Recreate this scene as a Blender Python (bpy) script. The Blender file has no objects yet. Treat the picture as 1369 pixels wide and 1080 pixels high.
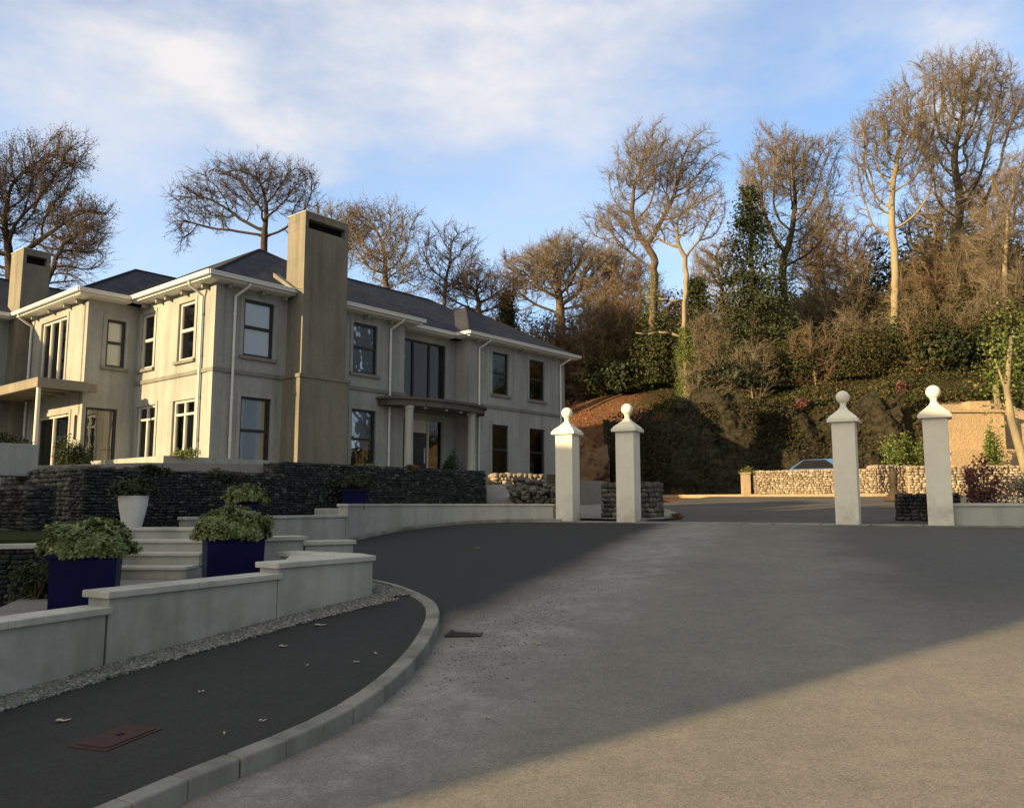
import bpy, math, random
import numpy as np
from mathutils import Vector, Matrix
C = bpy.context.scene.collection
R = math.radians
sc = bpy.context.scene

# ------------------------------------------------------------------ camera, sky, sun, exposure
EYE = 1.6
cd = bpy.data.cameras.new('camera'); cam = bpy.data.objects.new('camera', cd); C.objects.link(cam)
cd.sensor_width = 36.0; cd.lens = 1097.0/1369.0*36.0; cd.clip_start = 0.05; cd.clip_end = 3000
cam.location = (0, 0, EYE); cam.rotation_euler = (R(90+6.965), 0, 0)
sc.camera = cam
SUN_EL = R(13.0); SUN_DIR = np.array([-0.835, -0.55]); SUN_DIR = SUN_DIR/np.linalg.norm(SUN_DIR)
sv = Vector((SUN_DIR[0]*math.cos(SUN_EL), SUN_DIR[1]*math.cos(SUN_EL), math.sin(SUN_EL)))
sl = bpy.data.lights.new('sun', 'SUN'); so = bpy.data.objects.new('sun', sl); C.objects.link(so)
sl.energy = 4.9; sl.angle = R(0.6); sl.color = (1.0, 0.72, 0.365)
so.rotation_euler = sv.to_track_quat('Z', 'Y').to_euler(); so.location = (-40, -30, 30)
sc.view_settings.view_transform = 'Standard'; sc.view_settings.look = 'None'
sc.view_settings.exposure = 1.1; sc.view_settings.gamma = 1.0
sc.cycles.max_bounces = 6; sc.cycles.transparent_max_bounces = 12
sc.cycles.sample_clamp_indirect = 6
try: sc.cycles.use_denoising = True
except Exception: pass

FX = 1097.0; PIT = R(6.965)
def ray(x, y):
    v = ((x-684.5)/FX, 1.0, -(y-540)/FX); c, s = math.cos(PIT), math.sin(PIT)
    return np.array([v[0], c*v[1]-s*v[2], s*v[1]+c*v[2]])

w = bpy.data.worlds.new('World'); sc.world = w; w.use_nodes = True
nt = w.node_tree; nt.nodes.clear()
def N(nt, typ, **kw):
    n = nt.nodes.new(typ)
    for k, v in kw.items():
        if k.startswith('i_'):
            k2 = k[2:]
            n.inputs[int(k2) if k2.isdigit() else k2].default_value = v
        else: setattr(n, k, v)
    return n
def LK(nt, a, ao, b, bi): nt.links.new(a.outputs[ao], b.inputs[bi])
def M2(nt, op, a, b=None, clamp=False):
    n = nt.nodes.new('ShaderNodeMath'); n.operation = op; n.use_clamp = clamp
    for i, q in enumerate((a, b)):
        if q is None: continue
        if isinstance(q, (int, float)): n.inputs[i].default_value = q
        else: nt.links.new(q, n.inputs[i])
    return n.outputs[0]
def MIX(nt, f, a, b, blend='MIX'):
    n = nt.nodes.new('ShaderNodeMix'); n.data_type = 'RGBA'; n.blend_type = blend
    for i, q in ((0, f), (6, a), (7, b)):
        if isinstance(q, (int, float)): n.inputs[i].default_value = q
        elif isinstance(q, tuple): n.inputs[i].default_value = q if len(q) == 4 else q+(1,)
        else: nt.links.new(q, n.inputs[i])
    return n.outputs[2]
out = N(nt, 'ShaderNodeOutputWorld'); bg = N(nt, 'ShaderNodeBackground')
sky = N(nt, 'ShaderNodeTexSky', sky_type='NISHITA', sun_disc=False)
sky.sun_elevation = SUN_EL
sky.sun_rotation = math.atan2(SUN_DIR[0], SUN_DIR[1]) % (2*math.pi)
sky.air_density = 1.0; sky.dust_density = 0.6; sky.ozone_density = 2.0
tc = N(nt, 'ShaderNodeTexCoord')
nz = N(nt, 'ShaderNodeTexNoise', i_Scale=3.2, i_Detail=6.0, i_Roughness=0.55)
mp = N(nt, 'ShaderNodeMapping'); mp.inputs['Scale'].default_value = (1, 1, 2.2)
LK(nt, tc, 'Generated', mp, 0); LK(nt, mp, 0, nz, 0)
sub = N(nt, 'ShaderNodeVectorMath', operation='SUBTRACT'); LK(nt, nz, 'Color', sub, 0); sub.inputs[1].default_value = (.5, .5, .5)
mad = N(nt, 'ShaderNodeVectorMath', operation='SCALE', i_Scale=0.34); LK(nt, sub, 0, mad, 0)
ad = N(nt, 'ShaderNodeVectorMath', operation='ADD'); LK(nt, tc, 'Generated', ad, 0); LK(nt, mad, 0, ad, 1)
sep = N(nt, 'ShaderNodeSeparateXYZ'); LK(nt, ad, 0, sep, 0)
az = M2(nt, 'ARCTAN2', sep.outputs[0], sep.outputs[1]); el = sep.outputs[2]
# soft cloud banks: (az, height, half width, half height, density)
def dirpx(x, y):
    r = ray(x, y); r = r/np.linalg.norm(r); return math.atan2(r[0], r[1]), r[2]
clouds = []
for (px, py, wx, wy, dn) in [(230, 75, 340, 80, 1.0), (60, 130, 220, 70, .5), (640, 20, 260, 60, .95), (660, 110, 120, 90, .62), (900, 20, 230, 70, .55),
                             (130, 240, 110, 130, .5), (480, 210, 70, 28, .35), (740, 235, 60, 55, .4), (1350, 60, 60, 40, .8),
                             (560, 110, 260, 90, .5), (830, 120, 160, 50, .3), (1230, 15, 120, 22, .3), (960, 390, 70, 70, .75), (250, 330, 200, 70, .3), (700, 340, 200, 60, .25), (1330, 300, 200, 120, .3)]:
    a0, e0 = dirpx(px, py); clouds.append((a0, e0, wx/1097.0, wy/1097.0, dn))
clouds += [(1.8, .35, .7, .2, .7), (2.8, .5, .8, .25, .6), (-2.0, .6, .6, .2, .5), (1.1, .18, .5, .1, .7)]
tot = None
for (a0, e0, wa, we, dn) in clouds:
    dx = M2(nt, 'DIVIDE', M2(nt, 'SUBTRACT', az, a0), wa); dy = M2(nt, 'DIVIDE', M2(nt, 'SUBTRACT', el, e0), we)
    rr = M2(nt, 'ADD', M2(nt, 'MULTIPLY', dx, dx), M2(nt, 'MULTIPLY', dy, dy))
    g = M2(nt, 'MULTIPLY', M2(nt, 'POWER', 2.718, M2(nt, 'MULTIPLY', rr, -1.1)), dn)
    tot = g if tot is None else M2(nt, 'ADD', tot, M2(nt, 'MULTIPLY', g, M2(nt, 'SUBTRACT', 1.0, tot, True)))
nz2 = N(nt, 'ShaderNodeTexNoise', i_Scale=5.0, i_Detail=8.0, i_Roughness=0.6); LK(nt, mp, 0, nz2, 0)
tx = N(nt, 'ShaderNodeMapRange'); LK(nt, nz2, 'Fac', tx, 0)
for k, v in zip((1, 2, 3, 4), (.34, .64, .5, 1.22)): tx.inputs[k].default_value = v
cm = M2(nt, 'MULTIPLY', M2(nt, 'MULTIPLY', tot, tx.outputs[0]), .92, True)
skyc = MIX(nt, 1.0, sky.outputs[0], (.82, 1.0, 1.22), 'MULTIPLY')
hz = N(nt, 'ShaderNodeMapRange'); LK(nt, el, 0, hz, 0) if False else nt.links.new(el, hz.inputs[0])
for k, v in zip((1, 2, 3, 4), (.08, .5, .42, 0.12)): hz.inputs[k].default_value = v
base = MIX(nt, 1.0, MIX(nt, hz.outputs[0], skyc, (5.6, 7.2, 9.6)), (1.72, 1.80, 1.80), 'MULTIPLY')
col = MIX(nt, cm, base, (8.1, 7.95, 8.05))
# unseen cloud cover added overhead and behind to set the ambient light
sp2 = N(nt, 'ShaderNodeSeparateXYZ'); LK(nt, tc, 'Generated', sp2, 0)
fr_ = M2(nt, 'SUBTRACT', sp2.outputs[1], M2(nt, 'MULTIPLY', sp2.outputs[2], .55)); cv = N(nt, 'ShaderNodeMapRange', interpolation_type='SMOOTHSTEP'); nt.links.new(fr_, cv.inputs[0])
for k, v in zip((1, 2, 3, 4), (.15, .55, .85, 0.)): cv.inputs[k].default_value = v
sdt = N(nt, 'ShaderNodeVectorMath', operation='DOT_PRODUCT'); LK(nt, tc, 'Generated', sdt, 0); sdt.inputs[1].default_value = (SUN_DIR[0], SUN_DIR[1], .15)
glow = N(nt, 'ShaderNodeMapRange', interpolation_type='SMOOTHSTEP'); LK(nt, sdt, 'Value', glow, 0)  # unseen sky towards the sun brightened to light pillars and road
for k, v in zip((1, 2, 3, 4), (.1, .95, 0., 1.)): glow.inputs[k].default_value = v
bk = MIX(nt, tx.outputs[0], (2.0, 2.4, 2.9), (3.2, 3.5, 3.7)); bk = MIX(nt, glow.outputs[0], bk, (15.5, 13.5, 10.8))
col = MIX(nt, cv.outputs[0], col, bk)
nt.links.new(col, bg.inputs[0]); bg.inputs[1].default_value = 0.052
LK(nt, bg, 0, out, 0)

# ------------------------------------------------------------------ materials
def mat(name, col, rough=.85, spec=.25, metal=0.0):
    m = bpy.data.materials.new(name); m.use_nodes = True
    b = m.node_tree.nodes['Principled BSDF']
    b.inputs['Base Color'].default_value = tuple(col)+(1,); b.inputs['Roughness'].default_value = rough
    b.inputs['Specular IOR Level'].default_value = spec; b.inputs['Metallic'].default_value = metal
    return m, m.node_tree, b
def ocoord(nt, scale=(1, 1, 1)):
    t = N(nt, 'ShaderNodeTexCoord'); g = N(nt, 'ShaderNodeNewGeometry'); mp = N(nt, 'ShaderNodeMapping'); mp.inputs['Scale'].default_value = scale
    LK(nt, g, 'Position', mp, 0); return mp.outputs[0]
def noise(nt, vec, scale, detail=4, rough=.55, lo=.3, hi=.7, a=0., b=1.):
    n = N(nt, 'ShaderNodeTexNoise', i_Scale=scale, i_Detail=detail, i_Roughness=rough); nt.links.new(vec, n.inputs[0])
    m = N(nt, 'ShaderNodeMapRange'); LK(nt, n, 'Fac', m, 0)
    for k, v in zip((1, 2, 3, 4), (lo, hi, a, b)): m.inputs[k].default_value = v
    return m.outputs[0]
def bump(nt, b, h, strength=.3, dist=.01):
    n = N(nt, 'ShaderNodeBump', i_Strength=strength, i_Distance=dist); nt.links.new(h, n.inputs['Height']); LK(nt, n, 0, b, 'Normal')
def plaster(name, col, dark, streak=.5, fine=160, bs=.35):
    m, nt, b = mat(name, col, .9, .15)
    p = ocoord(nt); ps = ocoord(nt, (1.6, 1.6, .16)); 
    f1 = noise(nt, p, .55, 6, .65, .38, .66); f2 = noise(nt, ps, 1.7, 6, .65, .42, .72)
    f3 = noise(nt, p, 7, 5, .7, .3, .75)
    f = M2(nt, 'MULTIPLY', M2(nt, 'ADD', M2(nt, 'MULTIPLY', f1, .35), M2(nt, 'MULTIPLY', f2, streak)), 1.0, True)
    c = MIX(nt, f, tuple(col), tuple(dark))
    c = MIX(nt, M2(nt, 'MULTIPLY', f3, .22), c, tuple(x*.6 for x in dark))
    nt.links.new(c, b.inputs['Base Color'])
    bump(nt, b, noise(nt, p, fine, 3, .6, .2, .8), bs, .004)
    return m
def islands(name, cols, rough=.85, spec=.2, bumps=None, trans=0.0):
    m, nt, b = mat(name, cols[0], rough, spec)
    g = N(nt, 'ShaderNodeNewGeometry'); r = N(nt, 'ShaderNodeValToRGB'); LK(nt, g, 'Random Per Island', r, 0)
    cr = r.color_ramp; n = len(cols)
    cr.elements[0].color = tuple(cols[0])+(1,); cr.elements[1].position = 1.0; cr.elements[1].color = tuple(cols[-1])+(1,)
    for i in range(1, n-1):
        e = cr.elements.new(i/(n-1)); e.color = tuple(cols[i])+(1,)
    src = r.outputs[0]
    if bumps:
        p = ocoord(nt); f = noise(nt, p, bumps, 5, .7, .3, .7)
        src = MIX(nt, M2(nt, 'MULTIPLY', f, .6), src, tuple(x*.45 for x in cols[0])); bump(nt, b, f, .6, .01)
    nt.links.new(src, b.inputs['Base Color'])
    if trans:
        o = nt.nodes['Material Output']; tr = N(nt, 'ShaderNodeBsdfTranslucent'); nt.links.new(src, tr.inputs[0])
        mx = N(nt, 'ShaderNodeMixShader', i_0=trans); LK(nt, b, 0, mx, 1); LK(nt, tr, 0, mx, 2); LK(nt, mx, 0, o, 0)
    return m
M = {}
M['wall'] = plaster('house_render', (.375, .385, .365), (.19, .197, .185), .55)
M['stack'] = plaster('chimney_render', (.24, .222, .18), (.11, .108, .09), .65)
M['patio'] = plaster('patio_canopy_paint', (.26, .235, .195), (.17, .155, .13), .5)
M['canopy'] = plaster('weathered_canopy', (.13, .125, .11), (.06, .058, .05), .7)
M['band'] = plaster('band_render', (.24, .24, .215), (.12, .12, .105), .6)
M['pier'] = plaster('pier_render', (.84, .80, .67), (.68, .65, .54), .3, 220, .2)
M['lowwall'] = plaster('low_wall_render', (.46, .47, .43), (.26, .28, .245), .7, 120, .25)
M['coping'] = plaster('coping_stone', (.55, .54, .49), (.29, .29, .25), .6, 200, .2)
M['kerb'] = plaster('kerb_stone', (.31, .305, .275), (.12, .12, .105), .8, 90, .5)
for _k, _z0, _z1 in (('pier', 1.15, 1.75), ('lowwall', .25, .95)):
    _nt = M[_k].node_tree; _b = _nt.nodes['Principled BSDF']; _c = _b.inputs['Base Color'].links[0].from_socket; _p = ocoord(_nt)
    _s = N(_nt, 'ShaderNodeSeparateXYZ'); _nt.links.new(_p, _s.inputs[0]); _n = noise(_nt, _p, 5, 6, .7, .3, .7, -.25, .25)
    _m = N(_nt, 'ShaderNodeMapRange'); _nt.links.new(M2(_nt, 'ADD', _s.outputs[2], _n), _m.inputs[0])
    for _i, _x in zip((1, 2, 3, 4), (_z0, _z1, .5, 0.)): _m.inputs[_i].default_value = _x
    _nt.links.new(MIX(_nt, M2(_nt, 'MULTIPLY', _m.outputs[0], noise(_nt, _p, 2.2, 5, .6, .35, .6)), _c, (.16, .175, .11)), _b.inputs['Base Color'])
M['white'] = plaster('white_paint', (.78, .77, .74), (.6, .6, .56), .3, 60, .05)
M['gutter'], _, _ = mat('white_plastic', (.62, .63, .61), .4, .4)
M['frame'], _, _ = mat('dark_frame', (.018, .02, .024), .45, .4)
M['palef'], _, _ = mat('pale_frame', (.55, .52, .47), .5, .4)
M['blind'], _, _ = mat('white_blind', (.9, .9, .9), .9, .1)
M['curtain'] = plaster('curtain', (.45, .38, .30), (.2, .16, .12), .6)
M['dark'], _, _ = mat('dark_inside', (.012, .012, .013), .9, .1)
M['door'], _, _ = mat('dark_door', (.02, .026, .03), .4, .4)
M['pot'], nt_, b_ = mat('navy_glaze', (.012, .012, .085), .45, .12)
f = noise(nt_, ocoord(nt_), 3.5, 5, .6, .4, .7); nt_.links.new(MIX(nt_, f, (.002, .003, .034), (.004, .006, .066)), b_.inputs['Base Color'])
bump(nt_, b_, noise(nt_, ocoord(nt_, (1, 1, 3)), 14, 3, .5), .06, .01)
M['soil'] = plaster('soil', (.04, .028, .018), (.015, .01, .008), .5, 40, .8)
def glass():
    m = bpy.data.materials.new('window_glass'); m.use_nodes = True; nt = m.node_tree; nt.nodes.remove(nt.nodes['Principled BSDF'])
    o = nt.nodes['Material Output']; gl = N(nt, 'ShaderNodeBsdfGlossy', i_Roughness=.015); gl.inputs[0].default_value = (.9, .92, .95, 1)
    tr = N(nt, 'ShaderNodeBsdfTransparent'); tr.inputs[0].default_value = (.93, .95, .95, 1)
    fr = N(nt, 'ShaderNodeFresnel', i_IOR=1.6); f2 = M2(nt, 'ADD', M2(nt, 'MULTIPLY', fr.outputs[0], 1.0), .02, True)
    nzv = noise(nt, ocoord(nt), 1.6, 2, .5, 0, 1); bp = N(nt, 'ShaderNodeBump', i_Strength=.25, i_Distance=.02); nt.links.new(nzv, bp.inputs['Height']); LK(nt, bp, 0, gl, 'Normal')
    mx = N(nt, 'ShaderNodeMixShader'); nt.links.new(f2, mx.inputs[0]); LK(nt, tr, 0, mx, 1); LK(nt, gl, 0, mx, 2); LK(nt, mx, 0, o, 0)
    return m
M['glass'] = glass()
def slate():
    m, nt, b = mat('roof_slate', (.05, .052, .068), .8, .12)
    t = N(nt, 'ShaderNodeUVMap'); br = N(nt, 'ShaderNodeTexBrick', i_Scale=1.0); LK(nt, t, 0, br, 0)
    br.inputs['Brick Width'].default_value = .3; br.inputs['Row Height'].default_value = .24; br.inputs['Mortar Size'].default_value = .012
    br.inputs['Color1'].default_value = (.03, .034, .05, 1); br.inputs['Color2'].default_value = (.055, .058, .078, 1); br.inputs['Mortar'].default_value = (.02, .02, .025, 1)
    f = noise(nt, ocoord(nt), 1.2, 5, .6, .35, .7)
    nt.links.new(MIX(nt, M2(nt, 'MULTIPLY', f, .2), br.outputs[0], (.08, .078, .078)), b.inputs['Base Color'])
    bump(nt, b, br.outputs['Fac'], .5, -.008)
    return m
M['slate'] = slate()
def asphalt(name, a, bcol, pale=None, mode=None):
    m, nt, b = mat(name, a, .88, .3)
    p = ocoord(nt)
    v = N(nt, 'ShaderNodeTexVoronoi', i_Scale=110.0); nt.links.new(p, v.inputs['Vector'])
    sepc = N(nt, 'ShaderNodeSeparateColor'); LK(nt, v, 'Color', sepc, 0)
    spk = N(nt, 'ShaderNodeMapRange'); nt.links.new(sepc.outputs[0], spk.inputs[0])
    for k, x in zip((1, 2, 3, 4), (.0, 1, .78, 1.24)): spk.inputs[k].default_value = x
    big = noise(nt, p, .55, 5, .6, .32, .7)
    mid = noise(nt, p, 6, 5, .7, .25, .75, .86, 1.12)
    cc = MIX(nt, big, tuple(a), tuple(bcol))
    cc = MIX(nt, noise(nt, p, 1.7, 7, .7, .52, .75, 0., .35), cc, tuple(q*.6 for q in a))
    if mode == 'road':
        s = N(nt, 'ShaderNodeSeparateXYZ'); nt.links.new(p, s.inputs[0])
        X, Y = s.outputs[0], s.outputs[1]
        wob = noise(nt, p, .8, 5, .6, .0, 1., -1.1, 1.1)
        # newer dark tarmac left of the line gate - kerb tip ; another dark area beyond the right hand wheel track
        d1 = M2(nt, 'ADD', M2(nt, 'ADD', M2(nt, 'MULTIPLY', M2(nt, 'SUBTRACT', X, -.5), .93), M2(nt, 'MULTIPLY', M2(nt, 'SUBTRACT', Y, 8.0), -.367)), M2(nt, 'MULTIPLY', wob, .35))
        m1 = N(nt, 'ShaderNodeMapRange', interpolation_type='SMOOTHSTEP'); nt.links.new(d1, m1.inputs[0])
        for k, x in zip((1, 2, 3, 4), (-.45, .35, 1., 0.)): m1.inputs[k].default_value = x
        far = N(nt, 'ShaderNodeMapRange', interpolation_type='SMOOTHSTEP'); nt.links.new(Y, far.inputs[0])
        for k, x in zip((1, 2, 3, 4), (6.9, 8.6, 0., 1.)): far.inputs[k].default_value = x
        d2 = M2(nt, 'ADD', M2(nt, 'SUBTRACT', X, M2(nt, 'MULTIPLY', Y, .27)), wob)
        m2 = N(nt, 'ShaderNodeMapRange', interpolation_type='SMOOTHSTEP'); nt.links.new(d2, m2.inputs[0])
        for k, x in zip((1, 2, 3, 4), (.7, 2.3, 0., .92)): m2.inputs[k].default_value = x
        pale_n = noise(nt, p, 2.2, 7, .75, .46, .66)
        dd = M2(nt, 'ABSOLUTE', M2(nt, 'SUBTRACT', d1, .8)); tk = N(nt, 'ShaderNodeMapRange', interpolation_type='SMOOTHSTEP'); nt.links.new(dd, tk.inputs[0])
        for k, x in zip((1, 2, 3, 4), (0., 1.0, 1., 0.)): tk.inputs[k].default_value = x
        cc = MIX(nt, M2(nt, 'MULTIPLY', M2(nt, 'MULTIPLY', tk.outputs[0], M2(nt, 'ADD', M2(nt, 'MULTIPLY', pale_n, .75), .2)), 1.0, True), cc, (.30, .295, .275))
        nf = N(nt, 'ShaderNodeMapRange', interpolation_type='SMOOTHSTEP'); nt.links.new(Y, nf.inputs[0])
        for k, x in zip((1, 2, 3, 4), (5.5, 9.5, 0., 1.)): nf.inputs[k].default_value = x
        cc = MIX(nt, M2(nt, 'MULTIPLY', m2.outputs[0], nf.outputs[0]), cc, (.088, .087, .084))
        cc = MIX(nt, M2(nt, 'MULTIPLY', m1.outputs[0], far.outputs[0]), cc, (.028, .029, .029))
    cc = MIX(nt, 1.0, cc, MIX(nt, 1.0, spk.outputs[0], mid, 'MULTIPLY'), 'MULTIPLY')
    nt.links.new(cc, b.inputs['Base Color'])
    bump(nt, b, M2(nt, 'ADD', v.outputs['Distance'], noise(nt, p, 40, 3, .6, 0, 1)), .3, .005)
    return m
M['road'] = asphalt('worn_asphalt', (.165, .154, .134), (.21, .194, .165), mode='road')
M['newtar'] = asphalt('new_tarmac', (.024, .024, .023), (.034, .033, .031))
M['yard'] = asphalt('yard_tarmac', (.07, .068, .064), (.11, .105, .095))
M['gravelpath'] = asphalt('pale_path', (.24, .23, .21), (.17, .165, .15))
M['pebble'] = islands('pebbles', [(.12, .12, .11), (.2, .2, .185), (.3, .29, .27), (.09, .09, .085), (.45, .44, .41)], .8)
M['slatestone'] = islands('dark_gabion_stone', [(.035, .037, .04), (.018, .02, .022), (.062, .063, .062), (.026, .028, .03), (.045, .045, .042), (.15, .15, .14)], .7, .3, 30)
M['greystone'] = islands('grey_stone', [(.13, .13, .115), (.08, .08, .07), (.2, .2, .175), (.1, .1, .085), (.3, .29, .25)], .85, .2, 25)
M['buffstone'] = islands('buff_stone', [(.33, .27, .19), (.2, .165, .12), (.42, .35, .26), (.26, .2, .14), (.48, .43, .34)], .9, .15, 22)
M['core'], _, _ = mat('wall_core', (.03, .03, .028), .95, .1)
M['bark'] = plaster('bark', (.155, .118, .078), (.06, .045, .032), .8, 30, .6)
M['barkpale'] = plaster('pale_bark', (.31, .255, .16), (.14, .115, .07), .6, 30, .6)
M['barkdark'] = plaster('dark_bark', (.075, .056, .04), (.03, .024, .018), .8, 30, .6)
M['twig'], _, _ = mat('twigs', (.185, .15, .105), .9, .1)
M['twigdark'], _, _ = mat('dark_twigs', (.095, .075, .06), .9, .1)
M['twigred'], _, _ = mat('russet_twigs', (.185, .135, .085), .9, .1)
M['copper'] = islands('copper_leaves', [(.13, .075, .032), (.2, .125, .055), (.09, .055, .028)], .8, .15, None, .25)
M['ever'] = islands('evergreen_leaves', [(.022, .032, .012), (.036, .046, .016), (.06, .062, .02), (.028, .04, .016), (.085, .078, .028)], .65, .15, None, .15)
M['conif'] = islands('conifer_needles', [(.02, .03, .013), (.035, .045, .018), (.055, .06, .022)], .7, .2)
M['bracken'] = islands('dead_bracken', [(.26, .11, .06), (.34, .16, .085), (.18, .085, .05)], .8, .1, None, .2)
M['creeper'] = islands('dark_creeper', [(.024, .024, .012), (.036, .03, .017), (.05, .042, .022), (.028, .03, .014)], .8, .1)
M['ivy'] = islands('ivy_leaves', [(.06, .09, .02), (.11, .15, .03), (.16, .19, .05)], .5, .35, None, .2)
M['potleaf'] = islands('pot_plant_leaves', [(.1, .14, .045), (.16, .21, .065), (.25, .29, .1), (.12, .15, .055), (.4, .42, .2)], .5, .35, None, .25)
M['darkleaf'] = islands('dark_leaves', [(.02, .03, .012), (.035, .05, .018), (.05, .065, .022)], .55, .3, None, .15)
M['redleaf'] = islands('red_leaves', [(.13, .055, .05), (.2, .09, .075), (.07, .035, .03)], .6, .3, None, .25)
M['silver'] = islands('silver_leaves', [(.2, .2, .18), (.12, .13, .1), (.3, .29, .26)], .7, .2, None, .2)
M['stem'], _, _ = mat('stems', (.09, .06, .035), .9, .1)
M['autumn'] = islands('fallen_leaves', [(.3, .25, .18), (.42, .38, .3), (.5, .48, .42)], .8)
def ground_mat(name, c1, c2, c3, s=1.):
    m, nt, b = mat(name, c1, .95, .1); p = ocoord(nt)
    f1 = noise(nt, p, .35*s, 6, .65, .38, .62); f2 = noise(nt, p, 3.0*s, 6, .75, .4, .65)
    c = MIX(nt, f1, c1, c2); c = MIX(nt, M2(nt, 'MULTIPLY', f2, .8), c, c3); nt.links.new(c, b.inputs['Base Color'])
    bump(nt, b, noise(nt, p, 9*s, 6, .8, .2, .8), .9, .12); return m
M['hill'] = ground_mat('bracken_hill', (.25, .115, .06), (.16, .085, .045), (.09, .06, .035))
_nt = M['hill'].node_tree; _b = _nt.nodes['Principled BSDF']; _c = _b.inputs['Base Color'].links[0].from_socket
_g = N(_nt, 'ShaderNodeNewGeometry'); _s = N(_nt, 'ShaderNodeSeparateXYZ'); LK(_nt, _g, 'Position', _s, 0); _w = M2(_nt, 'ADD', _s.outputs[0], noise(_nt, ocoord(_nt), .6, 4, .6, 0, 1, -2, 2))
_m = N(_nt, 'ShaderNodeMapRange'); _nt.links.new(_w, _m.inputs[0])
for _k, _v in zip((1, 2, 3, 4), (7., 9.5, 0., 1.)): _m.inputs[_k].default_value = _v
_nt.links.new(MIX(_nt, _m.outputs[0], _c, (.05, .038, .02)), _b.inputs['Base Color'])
M['cliff'] = ground_mat('mossy_rock', (.075, .065, .042), (.055, .052, .032), (.028, .028, .017), 1.3)
_nt = M['cliff'].node_tree; _b = _nt.nodes['Principled BSDF']; _c = _b.inputs['Base Color'].links[0].from_socket
_v = N(_nt, 'ShaderNodeTexVoronoi', feature='DISTANCE_TO_EDGE', i_Scale=1.5); _d = N(_nt, 'ShaderNodeVectorMath', operation='ADD'); _nt.links.new(ocoord(_nt, (1, 1, 1.8)), _d.inputs[0]); _q = N(_nt, 'ShaderNodeTexNoise', i_Scale=2.5, i_Detail=6.0); _nt.links.new(ocoord(_nt), _q.inputs[0]); LK(_nt, _q, 'Color', _d, 1); LK(_nt, _d, 0, _v, 'Vector')
_m = N(_nt, 'ShaderNodeMapRange'); LK(_nt, _v, 'Distance', _m, 0)
for _k, _x in zip((1, 2, 3, 4), (0., .12, 1., 0.)): _m.inputs[_k].default_value = _x
_nt.links.new(MIX(_nt, M2(_nt, 'MULTIPLY', _m.outputs[0], .8), _c, (.012, .011, .008)), _b.inputs['Base Color'])
M['orange'] = ground_mat('orange_rock', (.36, .24, .13), (.26, .17, .1), (.17, .115, .07), 1.5)
M['lawn'] = ground_mat('lawn_grass', (.06, .085, .028), (.085, .105, .035), (.045, .06, .02), 6)
M['sandy'] = ground_mat('sandy_render', (.62, .46, .29), (.55, .41, .26), (.5, .37, .23), 1.2)
M['rust'], nt_, b_ = mat('rusty_iron', (.12, .045, .03), .8, .3, .3)
nt_.links.new(MIX(nt_, noise(nt_, ocoord(nt_), 20, 5, .7), (.085, .038, .028), (.045, .03, .026)), b_.inputs['Base Color'])
M['iron'], _, _ = mat('grate_iron', (.035, .033, .03), .7, .4, .4)
M['carblue'], _, _ = mat('blue_car_paint', (.05, .12, .26), .25, .5)
M['tyre'], _, _ = mat('tyre_rubber', (.02, .02, .02), .8, .2)
M['lampglass'], _, _ = mat('lamp_glass', (.75, .72, .68), .2, .5)

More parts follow.
